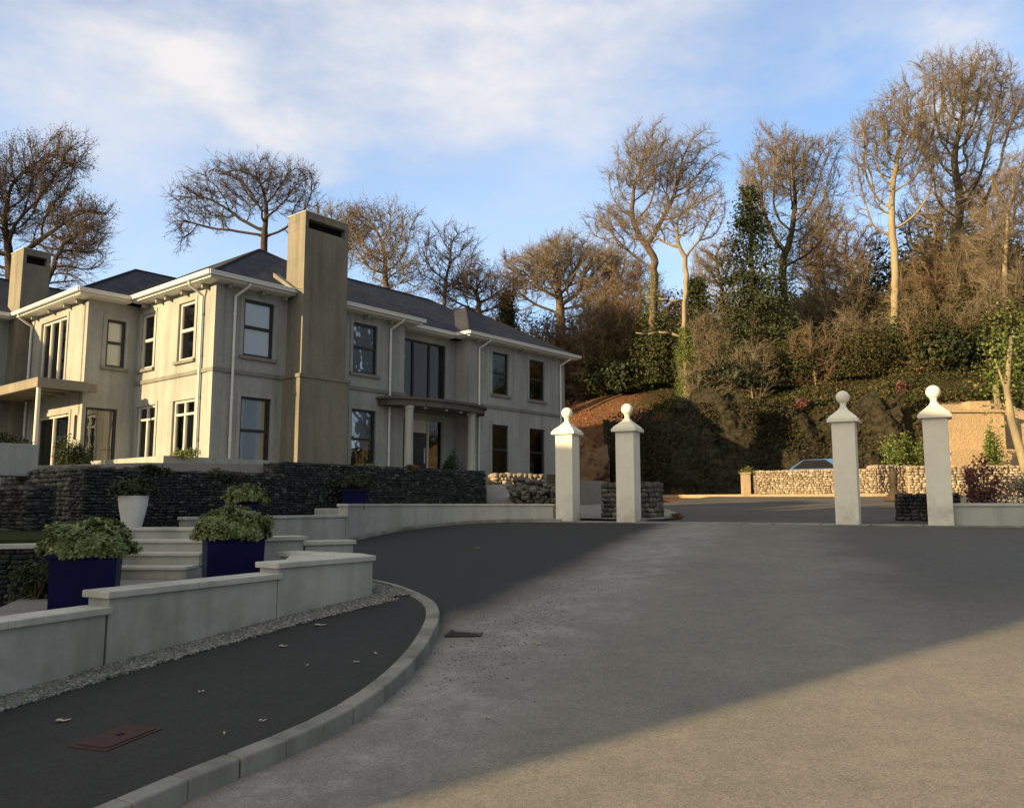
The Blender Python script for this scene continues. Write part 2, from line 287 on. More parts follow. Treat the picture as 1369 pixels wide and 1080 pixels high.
# ------------------------------------------------------------------ mesh helpers
class MB:
    def __init__(s): s.v = []; s.f = []; s.n = 0; s.uv = None
    def add(s, v, f):
        v = np.asarray(v, float).reshape(-1, 3); f = [tuple(int(i)+s.n for i in q) for q in f]
        s.v.append(v); s.f += f; s.n += len(v)
    def hexa(s, p): s.add(p, [(3, 2, 1, 0), (4, 5, 6, 7), (0, 1, 5, 4), (1, 2, 6, 5), (2, 3, 7, 6), (3, 0, 4, 7)])
    def box(s, x0, x1, y0, y1, z0, z1): s.hexa([(x0, y0, z0), (x1, y0, z0), (x1, y1, z0), (x0, y1, z0), (x0, y0, z1), (x1, y0, z1), (x1, y1, z1), (x0, y1, z1)])
    def prism(s, poly, z0, z1, tops=None):   # poly ccw; z may be callables
        n = len(poly); fz0 = z0 if callable(z0) else (lambda x, y: z0); fz1 = z1 if callable(z1) else (lambda x, y: z1)
        v = [(x, y, fz0(x, y)) for x, y in poly]+[(x, y, fz1(x, y)) for x, y in poly]
        f = [tuple(range(n-1, -1, -1)), tuple(range(n, 2*n))]+[(i, (i+1) % n, n+(i+1) % n, n+i) for i in range(n)]
        s.add(v, f)
    def cone(s, p0, p1, r0, r1, k=12, cap=True):
        p0 = np.array(p0, float); p1 = np.array(p1, float); d = p1-p0; d /= np.linalg.norm(d)
        a = np.cross(d, (0, 0, 1) if abs(d[2]) < .9 else (1, 0, 0)); a /= np.linalg.norm(a); b = np.cross(d, a)
        t = np.arange(k)*2*math.pi/k; c = np.outer(np.cos(t), a)+np.outer(np.sin(t), b)
        f = [(i, (i+1) % k, k+(i+1) % k, k+i) for i in range(k)]
        if cap: f += [tuple(range(k-1, -1, -1)), tuple(range(k, 2*k))]
        s.add(np.vstack([p0+c*r0, p1+c*r1]), f)
    def lathe(s, prof, cx, cy, k=24):
        n = len(prof); v = []
        for r, z in prof:
            for i in range(k):
                a = 2*math.pi*i/k; v.append((cx+r*math.cos(a), cy+r*math.sin(a), z))
        f = [(j*k+i, j*k+(i+1) % k, (j+1)*k+(i+1) % k, (j+1)*k+i) for j in range(n-1) for i in range(k)]
        f += [tuple(range(k-1, -1, -1)), tuple((n-1)*k+i for i in range(k))]
        s.add(v, f)
    def build(s, name, material, parent=None, smooth=False, bevel=0):
        v = np.vstack(s.v); me = bpy.data.meshes.new(name); me.from_pydata(v.tolist(), [], s.f)
        me.materials.append(material)
        o = bpy.data.objects.new(name, me); C.objects.link(o)
        if parent: o.parent = parent
        if smooth: me.polygons.foreach_set('use_smooth', [True]*len(me.polygons))
        if bevel:
            b = o.modifiers.new('bevel', 'BEVEL'); b.width = bevel; b.segments = 2; b.limit_method = 'ANGLE'
        return o
def quads(name, v, f, material, parent=None, smooth=False):
    v = np.asarray(v, np.float32); f = np.asarray(f, np.int32); me = bpy.data.meshes.new(name)
    k = f.shape[1]
    me.vertices.add(len(v)); me.vertices.foreach_set('co', v.ravel())
    me.loops.add(f.size); me.loops.foreach_set('vertex_index', f.ravel())
    me.polygons.add(len(f)); me.polygons.foreach_set('loop_start', np.arange(0, f.size, k, dtype=np.int32))
    try: me.polygons.foreach_set('loop_total', np.full(len(f), k, np.int32))
    except Exception: pass
    if smooth: me.polygons.foreach_set('use_smooth', np.ones(len(f), bool))
    me.update(calc_edges=True); me.materials.append(material)
    o = bpy.data.objects.new(name, me); C.objects.link(o)
    if parent: o.parent = parent
    return o
def tag(o, label=None, cat=None, group=None, kind=None):
    if label: o['label'] = label
    if cat: o['category'] = cat
    if group: o['group'] = group
    if kind: o['kind'] = kind
    return o
def thing(name, label, cat, loc=(0, 0, 0), rz=0., group=None):
    o = bpy.data.objects.new(name, None); C.objects.link(o); o.location = loc; o.rotation_euler = (0, 0, rz); o.empty_display_size = .2
    return tag(o, label, cat, group)
def copy_tree(o, parent=None):
    c = o.copy(); C.objects.link(c)
    if parent is not None: c.parent = parent
    for ch in [q for q in o.children]: copy_tree(ch, c)
    return c

# ground height: the drive rises to the gate line, then the yard rises more gently
def dgate(X, Y): return (X-1.25)*.467+(Y-18.9)*.884
def gz(X, Y):
    d = dgate(X, Y); return 1.21+np.where(d < 0, .07*d, .0425*np.minimum(d, 17.6))
def sd(s_, d): # gate frame -> world
    return 1.25+.884*s_+.467*d, 18.9-.467*s_+.884*d
def sheet(name, ss, ds, dz, material):
    S, D = np.meshgrid(ss, ds); X, Y = sd(S, D); Z = gz(X, Y)+dz; n, m = S.shape
    v = np.stack([X, Y, Z], -1).reshape(-1, 3); i = np.arange(n*m).reshape(n, m)
    f = np.stack([i[:-1, :-1], i[:-1, 1:], i[1:, 1:], i[1:, :-1]], -1).reshape(-1, 4)
    o = quads(name, v, f, material); tag(o, kind='structure'); return o
def inter(a, n): return np.interp(np.linspace(0, len(a)-1, n), range(len(a)), a)

# ------------------------------------------------------------------ terrain
CL = np.array([(-140, 90), (-60, 66), (-30, 60), (-12, 56), (0, 50), (4.6, 47), (6.6, 43), (9.5, 40.5), (15, 38.3), (17.3, 35.2), (30, 33.2), (60, 30), (160, 20)], float)
def qcliff(X, Y):
    X = np.asarray(X, float); Y = np.asarray(Y, float); best = np.full(X.shape, 1e9); sg = np.ones(X.shape)
    for a, b in zip(CL[:-1], CL[1:]):
        d = b-a; L = np.hypot(*d); t = np.clip(((X-a[0])*d[0]+(Y-a[1])*d[1])/L**2, 0, 1)
        px, py = a[0]+t*d[0], a[1]+t*d[1]; r = np.hypot(X-px, Y-py); s = np.sign((-(X-px)*d[1]+(Y-py)*d[0]))
        k = r < best; best = np.where(k, r, best); sg = np.where(k, s, sg)
    return best*sg
def vnoise(x, y, seed=0):
    r = np.random.RandomState(seed); z = 0
    for k in range(6):
        fx, fy = r.uniform(-1, 1, 2)*(.12*1.75**k); ph = r.uniform(0, 6.28); z = z+np.sin(x*fx*3+y*fy*3+ph)/(1.5**k)
    return z
def hz_(X, Y):
    q = qcliff(X, Y)-.5; ramp = np.clip(q/1.2, 0, 1)
    up = 4.2*ramp+.40*np.clip(q-1, 0, 9)+.28*np.clip(q-10, 0, 18)+.08*np.clip(q-28, 0, 60)
    return up+np.where(q > 1, .25*vnoise(X, Y, 3), 0)
def H(X, Y): return gz(X, Y)-.06+hz_(X, Y)
xs = np.concatenate([np.linspace(-400, -60, 12), np.arange(-58, 60, 1.0), np.linspace(61, 400, 12)])
ys = np.concatenate([np.linspace(-200, -20, 10), np.arange(-18, 100, 1.0), np.linspace(102, 600, 14)])
XX, YY = np.meshgrid(xs, ys); ZZ = np.where(YY < -40, -3.0, H(XX, YY)); ZZ = np.maximum(ZZ, -3)
n, m = XX.shape; ii = np.arange(n*m).reshape(n, m)
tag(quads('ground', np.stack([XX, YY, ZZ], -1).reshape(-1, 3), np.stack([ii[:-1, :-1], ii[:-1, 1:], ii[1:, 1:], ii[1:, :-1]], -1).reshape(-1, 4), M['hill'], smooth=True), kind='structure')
# rocky cliff face dug along the back of the yard
def cliff(name, pts, material, hh, seed, label):
    pts = np.array(pts, float); seg = np.hypot(*np.diff(pts, axis=0).T); cum = np.r_[0, np.cumsum(seg)]
    u = np.arange(0, cum[-1], .16); X = np.interp(u, cum, pts[:, 0]); Y = np.interp(u, cum, pts[:, 1])
    v = np.linspace(0, 1, 36); U, V = np.meshgrid(u, v); rs = np.random.RandomState(seed)
    dsp = .55*vnoise(U*1.6, V*6, seed)+.3*vnoise(U*6, V*18, seed+1)+.5*np.round(.8*vnoise(U*3, V*9, seed+2))*.5+rs.uniform(-.16, .16, U.shape)
    Xg = X[None]+np.zeros_like(U); Yg = Y[None]+V*1.5+dsp*.7; top = hh+.45*vnoise(U*2.5, U*0, seed+5)
    Zg = 1.5+V*(top)-.0; n, m = U.shape; i = np.arange(n*m).reshape(n, m)
    # lap back on to the slope
    o = quads(name, np.stack([Xg, Yg, Zg], -1).reshape(-1, 3), np.stack([i[:-1, :-1], i[:-1, 1:], i[1:, 1:], i[1:, :-1]], -1).reshape(-1, 4), material)
    return tag(o, kind='structure')
cliff('cliff', [(5.3, 46.0), (6.9, 42.6), (9.6, 40.1), (15, 37.9), (17.4, 35.0)], M['cliff'], 5.0, 5, '')
cliff('rock_bank', [(-2, 50.5), (1, 48.6), (3.9, 46.6), (5.4, 45.2)], M['orange'], 4.2, 9, '')

# ------------------------------------------------------------------ road, yard, kerbs, pavement
sheet('road', np.linspace(-14, 34, 60), np.linspace(-34, -.25, 60), 0.0, M['road'])
sheet('yard', np.linspace(-1.0, 34, 60), np.linspace(.02, 17.6, 40), -.004, M['yard'])
# flush stone sill across the gateway
mb = MB(); s_ = -4.4
while s_ < 16:
    L_ = .9; a, b, c, d = sd(s_, -.25), sd(s_+L_-.012, -.25), sd(s_+L_-.012, .03), sd(s_, .03)
    mb.prism([a, b, c, d], lambda x, y: float(gz(x, y))-.1, lambda x, y: float(gz(x, y))+.022); s_ += L_
tag(mb.build('gate_sill', M['kerb'], bevel=.008), kind='structure')

def spline(P, n=80):
    P = np.array(P, float); t = np.r_[0, np.cumsum(np.hypot(*np.diff(P, axis=0).T))]; q = np.linspace(0, t[-1], n)
    out = []
    # catmull-rom through the points
    for x in q:
        k = min(max(np.searchsorted(t, x)-1, 0), len(P)-2); p0, p1, p2, p3 = P[max(k-1, 0)], P[k], P[k+1], P[min(k+2, len(P)-1)]
        u = (x-t[k])/(t[k+1]-t[k]); out.append(.5*((2*p1)+(-p0+p2)*u+(2*p0-5*p1+4*p2-p3)*u*u+(-p0+3*p1-3*p2+p3)*u**3))
    return np.array(out)
def kerb(name, P, width, h, L=.9, dz=0.):
    P = spline(P, 400); t = np.r_[0, np.cumsum(np.hypot(*np.diff(P, axis=0).T))]
    def at(x):
        p = np.array([np.interp(x, t, P[:, 0]), np.interp(x, t, P[:, 1])]); q = np.array([np.interp(x+.02, t, P[:, 0]), np.interp(x+.02, t, P[:, 1])])-np.array([np.interp(x-.02, t, P[:, 0]), np.interp(x-.02, t, P[:, 1])])
        q /= np.linalg.norm(q); return p, np.array([-q[1], q[0]])
    mb = MB(); x = 0
    while x < t[-1]-.05:
        e = min(x+L-.01, t[-1]); m = 3
        for k in range(m):
            (p, n1), (q, n2) = at(x+(e-x)*k/m), at(x+(e-x)*(k+1)/m); a = p+n1*width; b = q+n2*width
            pts = [p, q, b, a]; g = [float(gz(*c)) for c in pts]
            mb.hexa([(c[0], c[1], z-.15) for c, z in zip(pts, g)]+[(c[0], c[1], z+h+dz) for c, z in zip(pts, g)])
        x += L
    return tag(mb.build(name, M['kerb'], bevel=.012), kind='structure')
KN = [(-3.1, 1.2), (-2.2, 2.9), (-1.58, 4.03), (-1.33, 4.42), (-1.10, 4.80), (-.92, 5.25), (-.77, 5.9), (-.68, 6.8), (-.68, 7.9), (-.80, 8.65), (-1.05, 9.3)]
kerb('kerb', KN, .13, .1)
KT = [(-1.05, 9.3), (-1.3, 9.8), (-1.7, 10.35), (-2.3, 10.9)]
kerb('edging', KT, .06, .095, .6)
KF = [(-4.9, 11.9), (-4.1, 13.3), (-3.5, 14.6), (-3.2, 15.6), (-2.83, 16.8), (-2.25, 18.1), (-1.5, 18.85), (-.6, 19.2), (.5, 19.05), (1.1, 18.75)]
kerb('kerb', KF, .16, .07)
kn = spline(KN+KT[1:], 90)
wallbase = [(-5.0, 1.2), (-4.2, 3.6), (-3.55, 5.25), (-3.38, 5.61), (-3.05, 6.37), (-2.68, 7.11), (-2.09, 8.23), (-1.52, 9.09), (-2.3, 10.7)]
wb = spline(wallbase, 90)
def strip(name, A, B, dz, material):   # band between two curves lying on the ground surface
    n = len(A); k = 8; v = []
    for a, b in zip(A, B):
        for j in range(k+1):
            p = a+(b-a)*j/k; v.append((p[0], p[1], float(gz(*p))+dz))
    f = [(i*(k+1)+j, (i+1)*(k+1)+j, (i+1)*(k+1)+j+1, i*(k+1)+j+1) for i in range(n-1) for j in range(k)]
    return tag(quads(name, v, f, material), kind='structure')
inner = []
for i, p in enumerate(kn):
    q = kn[min(i+1, 89)]-kn[max(i-1, 0)]; q /= np.linalg.norm(q); inner.append(p+np.array([-q[1], q[0]])*(.12 if i < 78 else .05))
inner = np.array(inner)
strip('pavement', inner, wb, .088, M['newtar'])

# gravel strip along the foot of the low wall
rs = np.random.RandomState(4)
def chips(name, pts, size, material, kind='stuff', flat=.6):
    n = len(pts); s = rs.uniform(.6, 1.25, (n, 1, 1))*size
    c = np.array([(-1, -1, -1), (1, -1, -1), (1, 1, -1), (-1, 1, -1), (-1, -1, 1), (1, -1, 1), (1, 1, 1), (-1, 1, 1)], float)
    v = c[None]*s*rs.uniform(.55, 1.1, (n, 8, 3)); v[:, :, 2] *= flat
    a = rs.uniform(0, 6.28, n); ca, sa = np.cos(a)[:, None], np.sin(a)[:, None]
    x = v[:, :, 0]*ca-v[:, :, 1]*sa; y = v[:, :, 0]*sa+v[:, :, 1]*ca
    tl = rs.uniform(-.5, .5, (n, 1)); z = v[:, :, 2]+x*tl
    v = np.stack([x, y, z], -1)+np.array(pts)[:, None]
    f = np.array([(3, 2, 1, 0), (4, 5, 6, 7), (0, 1, 5, 4), (1, 2, 6, 5), (2, 3, 7, 6), (3, 0, 4, 7)])
    F = (f[None]+np.arange(n)[:, None, None]*8).reshape(-1, 4)
    o = quads(name, v.reshape(-1, 3), F, material); return tag(o, kind=kind) if kind else o
wl = spline(wallbase[2:8], 200); gp = []
for _ in range(15000):
    t = rs.uniform(0, 1)**.8; i = int((1-t)*198) if False else rs.randint(0, 198); p = wl[i]+(wl[i+1]-wl[i])*rs.uniform(); q = wl[i+1]-wl[i]; q /= np.linalg.norm(q)
    wd = .28+.12*(i/198.)
    p = p+np.array([q[1], -q[0]])*(rs.uniform(-.02, 1)*wd); gp.append((p[0], p[1], float(gz(*p))+.092+rs.uniform(0, .012)))
for _ in range(3500): # the wedge beyond the end of the wall
    a, b = rs.uniform(0, 1, 2)
    if a+b > 1: a, b = 1-a, 1-b
    P0, P1, P2 = np.array([-1.5, 8.95]), np.array([-1.06, 9.15]), np.array([-1.85, 10.3]); p = P0+(P1-P0)*a+(P2-P0)*b
    gp.append((p[0], p[1], float(gz(*p))+.094+rs.uniform(0, .012)))
chips('gravel', gp, .0125, M['pebble'])
# loose grit on the road near the worn track
gp = []
for _ in range(1100):
    t = rs.beta(1.2, 2.2); c = np.array([-.55, 6.0])*(1-t)+np.array([1.6, 12.5])*t+rs.normal(0, [.28, .5]); gp.append((c[0], c[1], float(gz(*c))+.002))
chips('grit', gp, .006, M['pebble'])

# ------------------------------------------------------------------ low rendered walls with copings
def offset_poly(P, wd, side=1):
    P = np.array(P, float); o = []
    for i in range(len(P)):
        a = P[i]-P[i-1] if i > 0 else P[1]-P[0]; b = P[i+1]-P[i] if i < len(P)-1 else a
        a = a/np.linalg.norm(a); b = b/np.linalg.norm(b); n = np.array([-(a+b)[1], (a+b)[0]]); n /= np.linalg.norm(n)
        k = wd/max(.3, n@np.array([-a[1], a[0]])); o.append(P[i]+side*n*k)
    return np.array(o)
def ext(P, e0, e1):
    P = np.array(P, float); P = P.copy(); a = P[0]-P[1]; a /= np.linalg.norm(a); b = P[-1]-P[-2]; b /= np.linalg.norm(b)
    P[0] += a*e0; P[-1] += b*e1; return P
def lowwall(parent, P, wd, top, zb, name_c='coping', ct=.055, over=.035):
    """P: front line, wall thickness wd to its left side (towards the garden)"""
    P = np.array(P, float); B = offset_poly(P, wd); mb = MB()
    for i in range(len(P)-1):
        mb.prism([P[i], P[i+1], B[i+1], B[i]], zb, top-ct)
    mb.build('wall_body', M['lowwall'], parent)
    Pe = ext(P, over, over); F = offset_poly(Pe, -over); K = offset_poly(Pe, wd+over); mb = MB()
    for i in range(len(P)-1): mb.prism([F[i], F[i+1], K[i+1], K[i]], top-ct, top)
    mb.build(name_c, M['coping'], parent, bevel=.008)
wA = thing('garden_wall', 'low rendered garden wall stepping up beside the tarmac footpath, with flat copings', 'wall', (0, 0, 0))
lowwall(wA, [(-4.6, 2.6), (-3.9, 4.4), (-3.38, 5.61), (-3.07, 6.35)], .22, .83, 0)
lowwall(wA, [(-3.06, 6.37), (-2.68, 7.11), (-2.24, 7.98)], .24, .945, 0)
lowwall(wA, [(-2.235, 7.99), (-1.85, 8.6), (-1.52, 9.09), (-1.75, 9.5), (-2.6, 10.05)], .26, 1.045, 0)
mb = MB(); mb.prism([(-2.24, 8.05), (-1.75, 8.85), (-1.75, 9.3), (-2.6, 9.8)], .3, 1.02); mb.build('cap_slab', M['coping'], wA, bevel=.008)
wS = thing('garden_wall', 'short rendered stub wall with coping between right navy pot and garden entrance', 'wall')
lowwall(wS, [(-3.25, 10.45), (-2.72, 10.85)], .28, 1.19, .3)
lowwall(wS, [(-2.70, 10.86), (-2.15, 11.25)], .24, 1.12, .3)
wB = thing('garden_wall', 'long curved rendered garden wall with coping running to the leftmost gate pillar', 'wall')
bl = spline([(-3.16, 15.95), (-2.98, 16.9), (-2.45, 18.15), (-1.75, 19.05), (-.7, 19.5), (.4, 19.35), (.95, 19.12)], 22)
lowwall(wB, bl, .2, 1.61, .7, over=.025, ct=.05)
wC = thing('garden_wall', 'lower rendered garden wall with coping between the steps and the long curved wall', 'wall')
lowwall(wC, [(-5.15, 13.1), (-4.5, 13.95), (-3.75, 15.0), (-3.2, 15.92)], .2, 1.40, .3, over=.025, ct=.05)
mb = MB(); mb.box(-3.95, -3.3, 16.5, 16.9, 1.2, 1.52); mb.box(-3.29, -2.95, 16.9, 17.3, 1.2, 1.52)
tag(mb.build('stone_block', M['lowwall'], bevel=.02), 'pale stone trough block standing behind the lower garden wall', 'block')
wR = thing('garden_wall', 'low pale rendered wall with coping running right from the rightmost gate pillar', 'wall')
rp = [sd(7.75, -.12), sd(9.5, -.12), sd(12, -.12), sd(16, -.12)]
lowwall(wR, rp, .22, 1.62, 1.0, over=.03)

# ------------------------------------------------------------------ gate pillars
def pillar(x, y, label):
    t = thing('gate_pillar', label, 'gate pillar', (x, y, 1.2), math.atan2(-.467, .884), 'four pale gate pillars with ball finials')
    h = .212; mb = MB(); mb.box(-h, h, -h, h, -.12, 1.99); mb.build('shaft', M['pier'], t, bevel=.012)
    mb = MB(); e = .285; mb.box(-e, e, -e, e, 1.99, 2.06)
    a = .30; k = .13
    for (z0, z1, r0, r1) in ((2.06, 2.10, .268, .25), (2.10, 2.17, .25, .17), (2.17, 2.245, .17, .09), (2.245, 2.28, .09, .075)):
        mb.hexa([(-r0, -r0, z0), (r0, -r0, z0), (r0, r0, z0), (-r0, r0, z0), (-r1, -r1, z1), (r1, -r1, z1), (r1, r1, z1), (-r1, r1, z1)])
    mb.build('cap', M['pier'], t, bevel=.008)
    mb = MB(); prof = [(.08, 2.275), (.062, 2.30), (.055, 2.35), (.07, 2.38)]
    for i in range(1, 15):
        an = math.pi*i/15; prof.append((.13*math.sin(an), 2.50-.13*math.cos(an)))
    prof.append((.005, 2.63)); mb.lathe(prof, 0, 0, 28); mb.build('ball_finial', M['pier'], t, smooth=True)
    return t
for (x, y, lb) in ((1.28, 18.95, 'first gate pillar from the left, beside the house, sunlit on its upper front'), (2.57, 18.2, 'second gate pillar from the left, only its cap and ball in sun'),
                   (6.54, 16.1, 'third gate pillar from the left, fully shaded, beyond the driveway opening'), (7.95, 15.35, 'rightmost gate pillar, joined to the low right hand wall')):
    pillar(x, y, lb)

# ------------------------------------------------------------------ dry stone and gabion walls
def stones(parent, name, P0, P1, T, z0, z1, sx, sz, material, seed=0, proud=.03, corew=True, topfn=None):
    """wall from P0 to P1 (front on the right-hand side of P0->P1), thickness T to the left"""
    rs = np.random.RandomState(seed); P0 = np.array(P0, float); P1 = np.array(P1, float); d = P1-P0; L = np.linalg.norm(d); d /= L; n = np.array([-d[1], d[0]])
    if corew:
        mb = MB(); a, b = P0, P1; mb.prism([a+n*.03+d*.03, b+n*.03-d*.03, b+n*(T-.02)-d*.03, a+n*(T-.02)+d*.03], z0-.1, z1-.03); mb.build('core', M['core'], parent)
    cs, hs = [], []
    rows = max(1, int((z1-z0)/sz)); 
    def row(u0, u1, fn):
        u = u0
        while u < u1:
            w_ = sx*rs.uniform(.45, 1.5); w_ = min(w_, u1-u+.02); fn(u+w_/2, w_/2*.96); u += w_
    for r in range(rows):
        zc = z0+(r+.5)*(z1-z0)/rows
        row(0, L, lambda u, h: (cs.append((*(P0+d*u+n*.06), zc+rs.uniform(-.3, .3)*sz*.3)), hs.append((h, .075+rs.uniform(0, proud), (z1-z0)/rows*.5*rs.uniform(.8, 1.15), 0))))
        for e, s in ((P0, 1), (P1, -1)):
            row(.05, T, lambda u, h: (cs.append((*(e+d*s*.05+n*u), zc)), hs.append((h, .06+rs.uniform(0, proud), (z1-z0)/rows*.5, 1))))
    nt_ = max(1, int(T/.16))
    for k in range(nt_):
        row(0, L, lambda u, h: (cs.append((*(P0+d*u+n*(k+.5)*T/nt_), z1-.02+rs.uniform(-.015, .02))), hs.append((h, T/nt_*.5, .035, 0))))
    cs = np.array(cs); hs = np.array(hs); N_ = len(cs)
    c = np.array([(-1, -1, -1), (1, -1, -1), (1, 1, -1), (-1, 1, -1), (-1, -1, 1), (1, -1, 1), (1, 1, 1), (-1, 1, 1)], float)
    hl = np.where(hs[:, 3:4] > .5, hs[:, [1]], hs[:, [0]]); hn = np.where(hs[:, 3:4] > .5, hs[:, [0]], hs[:, [1]])
    jit = rs.uniform(.72, 1.12, (N_, 8, 3)); a = c[None, :, 0]*hl*jit[:, :, 0]; b = c[None, :, 1]*hn*jit[:, :, 1]; z = c[None, :, 2]*hs[:, [2]]*jit[:, :, 2]
    tilt = rs.uniform(-.12, .12, (N_, 1)); z = z+a*tilt
    X = cs[:, [0]]+a*d[0]+b*n[0]; Y = cs[:, [1]]+a*d[1]+b*n[1]; Z = cs[:, [2]]+z
    if topfn: pass
    f = np.array([(3, 2, 1, 0), (4, 5, 6, 7), (0, 1, 5, 4), (1, 2, 6, 5), (2, 3, 7, 6), (3, 0, 4, 7)]); F = (f[None]+np.arange(N_)[:, None, None]*8).reshape(-1, 4)
    return quads(name, np.stack([X, Y, Z], -1).reshape(-1, 3), F, material, parent)
G = 'dark stone walls of the terraced garden'
t = thing('stone_wall', 'long dark slate wall under the porch, right end beside the ramp', 'stone wall', group=G)
stones(t, 'stonework', (-4.55, 15.95), (-.68, 20.5), .45, 1.15, 2.40, .105, .05, M['slatestone'], 1)
mb = MB(); mb.prism([(-4.5, 16.05), (-.68, 20.56), (-.95, 20.79), (-4.77, 16.28)], 2.40, 2.425); mb.build('coping', M['core'], t)
t = thing('stone_wall', 'dark slate wall behind the white pot, below the rendered parapet', 'stone wall', group=G)
stones(t, 'stonework', (-6.72, 12.95), (-4.35, 15.85), .45, 1.15, 2.16, .105, .05, M['slatestone'], 2)
t = thing('stone_wall', 'greyer dark stone wall left of the white pot, its corner facing the camera', 'stone wall', group=G)
stones(t, 'stonework', (-9.9, 16.0), (-6.76, 13.0), .45, 1.1, 2.20, .13, .075, M['greystone'], 3)
t = thing('stone_wall', 'darkest stone wall at the left edge, standing above the strip of lawn', 'stone wall', group=G)
stones(t, 'stonework', (-9.5, 12.6), (-6.75, 11.55), .4, 1.15, 1.84, .105, .05, M['slatestone'], 4)
t = thing('stone_wall', 'dark stone wall behind the left navy pot, holding up the lawn', 'stone wall', group=G)
stones(t, 'stonework', (-7.6, 7.75), (-5.0, 8.85), .4, .3, 1.13, .105, .05, M['slatestone'], 5)
mb = MB(); a = np.array([-7.6, 7.75]); b = np.array([-4.98, 8.86]); dd = (b-a)/np.linalg.norm(b-a); nn = np.array([-dd[1], dd[0]])
mb.prism([a-nn*.04, b-nn*.04, b+nn*.3, a+nn*.3], 1.135, 1.185); mb.build('coping', M['coping'], t, bevel=.006)
t = thing('stone_wall', 'grey rubble wall seen between the two left gate pillars', 'stone wall')
stones(t, 'stonework', sd(.55, .75), sd(1.9, .75), .4, 1.2, 2.08, .13, .10, M['greystone'], 6)
# rockery bank beside the ramp, left of the first pillar
rk = []
r6 = np.random.RandomState(6)
for _ in range(420):
    a = r6.uniform(0, 1); x = -.15+a*1.25+r6.uniform(-.1, .1); y = 21.2+r6.uniform(-.5, .5)-a*.5; z = 1.45+(.85-.3*a)*r6.uniform(0, 1)**.8*(1 if x > .05 else .75)
    rk.append((x+(2.3-z)*.35, y-(z < 2)*.1, z))
rs = np.random.RandomState(11); o = chips('rockery', rk, .085, M['greystone'], None, .8); tag(o, 'rough grey rockery stones sloping down beside the ramp, left of first pillar', 'rockery')
t = thing('stone_wall', 'small sunlit pinkish stone wall above the rockery by the house corner', 'stone wall')
stones(t, 'stonework', (-.55, 24.6), (.95, 25.2), .35, 1.7, 2.50, .16, .09, M['buffstone'], 7)
mb = MB(); mb.box(1.05, 1.45, 24.9, 25.2, 1.8, 2.5); mb.box(1.09, 1.41, 24.86, 24.9, 1.9, 2.4); tag(mb.build('vent_box', M['dark'], bevel=.01), 'small black box on the stone wall left of the first pillar', 'box')
mb = MB(); mb.prism([(-.62, 20.5), (.3, 20.5), (-.05, 24.4), (-.75, 24.4)], 1.0, lambda x, y: 1.58+(y-20.5)*.15); tag(mb.build('ramp', M['gravelpath']), kind='structure')
t = thing('stone_wall', 'sunlit buff rubble wall across the far side of the yard', 'stone wall')
stones(t, 'stonework', (9.75, 33.35), (13.7, 31.0), .5, 1.75, 2.93, .14, .085, M['buffstone'], 8)
stones(t, 'return_stonework', (13.75, 31.0), (17.2, 32.2), .5, 1.75, 3.05, .16, .10, M['buffstone'], 9)
t = thing('stone_wall', 'sunlit tall buff rubble wall ramping up behind the rightmost pillar', 'stone wall')
stones(t, 'stonework', (14.9, 31.0), (19.5, 29.6), .5, 1.7, 3.0, .17, .10, M['buffstone'], 10)
t = thing('stone_wall', 'dark low gabion block between the two right hand pillars', 'stone wall')
stones(t, 'stonework', sd(6.78, 1.3), sd(7.9, 1.3), .5, 1.2, 1.80, .12, .07, M['slatestone'], 12)
mb = MB(); mb.box(9.3, 9.62, 33.2, 33.5, 1.85, 2.82); mb.box(9.27, 9.65, 33.17, 33.53, 2.82, 2.88); tag(mb.build('post', M['sandy'], bevel=.01), 'pale square post at the left end of the far stone wall', 'post')
mb = MB(); x = 14.6
mb.prism([(14.4, 23.8), (22, 22.9), (22.2, 24.4), (14.6, 25.2)], 1.2, 1.83); tag(mb.build('border_path', M['gravelpath']), kind='structure')

# planted beds and garden levels
def slab(name, poly, z0, z1, material, kind='structure', **k):
    mb = MB(); mb.prism(poly, z0, z1); o = mb.build(name, material); return tag(o, kind=kind)
slab('lawn', [(-12, 7.0), (-7.5, 7.95), (-5.05, 9.0), (-5.35, 10.6), (-5.35, 12.1), (-4.12, 12.1), (-4.75, 12.9), (-5.2, 13.2), (-4.63, 14.05), (-3.88, 15.1), (-3.30, 16.0), (-3.08, 16.95), (-2.57, 18.2), (-1.83, 19.15), (-.7, 19.62), (.9, 19.35), (1.2, 21.5), (-.6, 20.6), (-3.0, 19.8), (-8, 18), (-12, 14)], 0, 1.225, M['lawn'])
slab('terrace', [(-6.75, 13.32), (-4.75, 15.85), (-4.74, 16.11), (-.87, 20.66), (-.8, 24.4), (3.2, 27.6), (5.2, 37), (-2, 48), (-32, 40), (-22, 22), (-10.0, 16.4)], .5, 2.13, M['gravelpath'])
slab('terrace', [(-9.6, 16.7), (-6.9, 15.6), (-4.3, 16.6), (-.95, 20.9), (-.9, 24.6), (3.1, 27.9), (5.0, 37), (-2, 47.5), (-30, 39), (-20, 23)], 2.0, 2.385, M['gravelpath'])
slab('path', [(-5.05, 8.8), (-4.0, 5.6), (-3.3, 6.35), (-2.5, 8.1), (-2.7, 10.2), (-2.2, 11.1), (-3.0, 15.4), (-3.3, 15.7), (-4.1, 14.4), (-4.9, 13.0), (-5.3, 10.6)], .1, .665, M['gravelpath'])
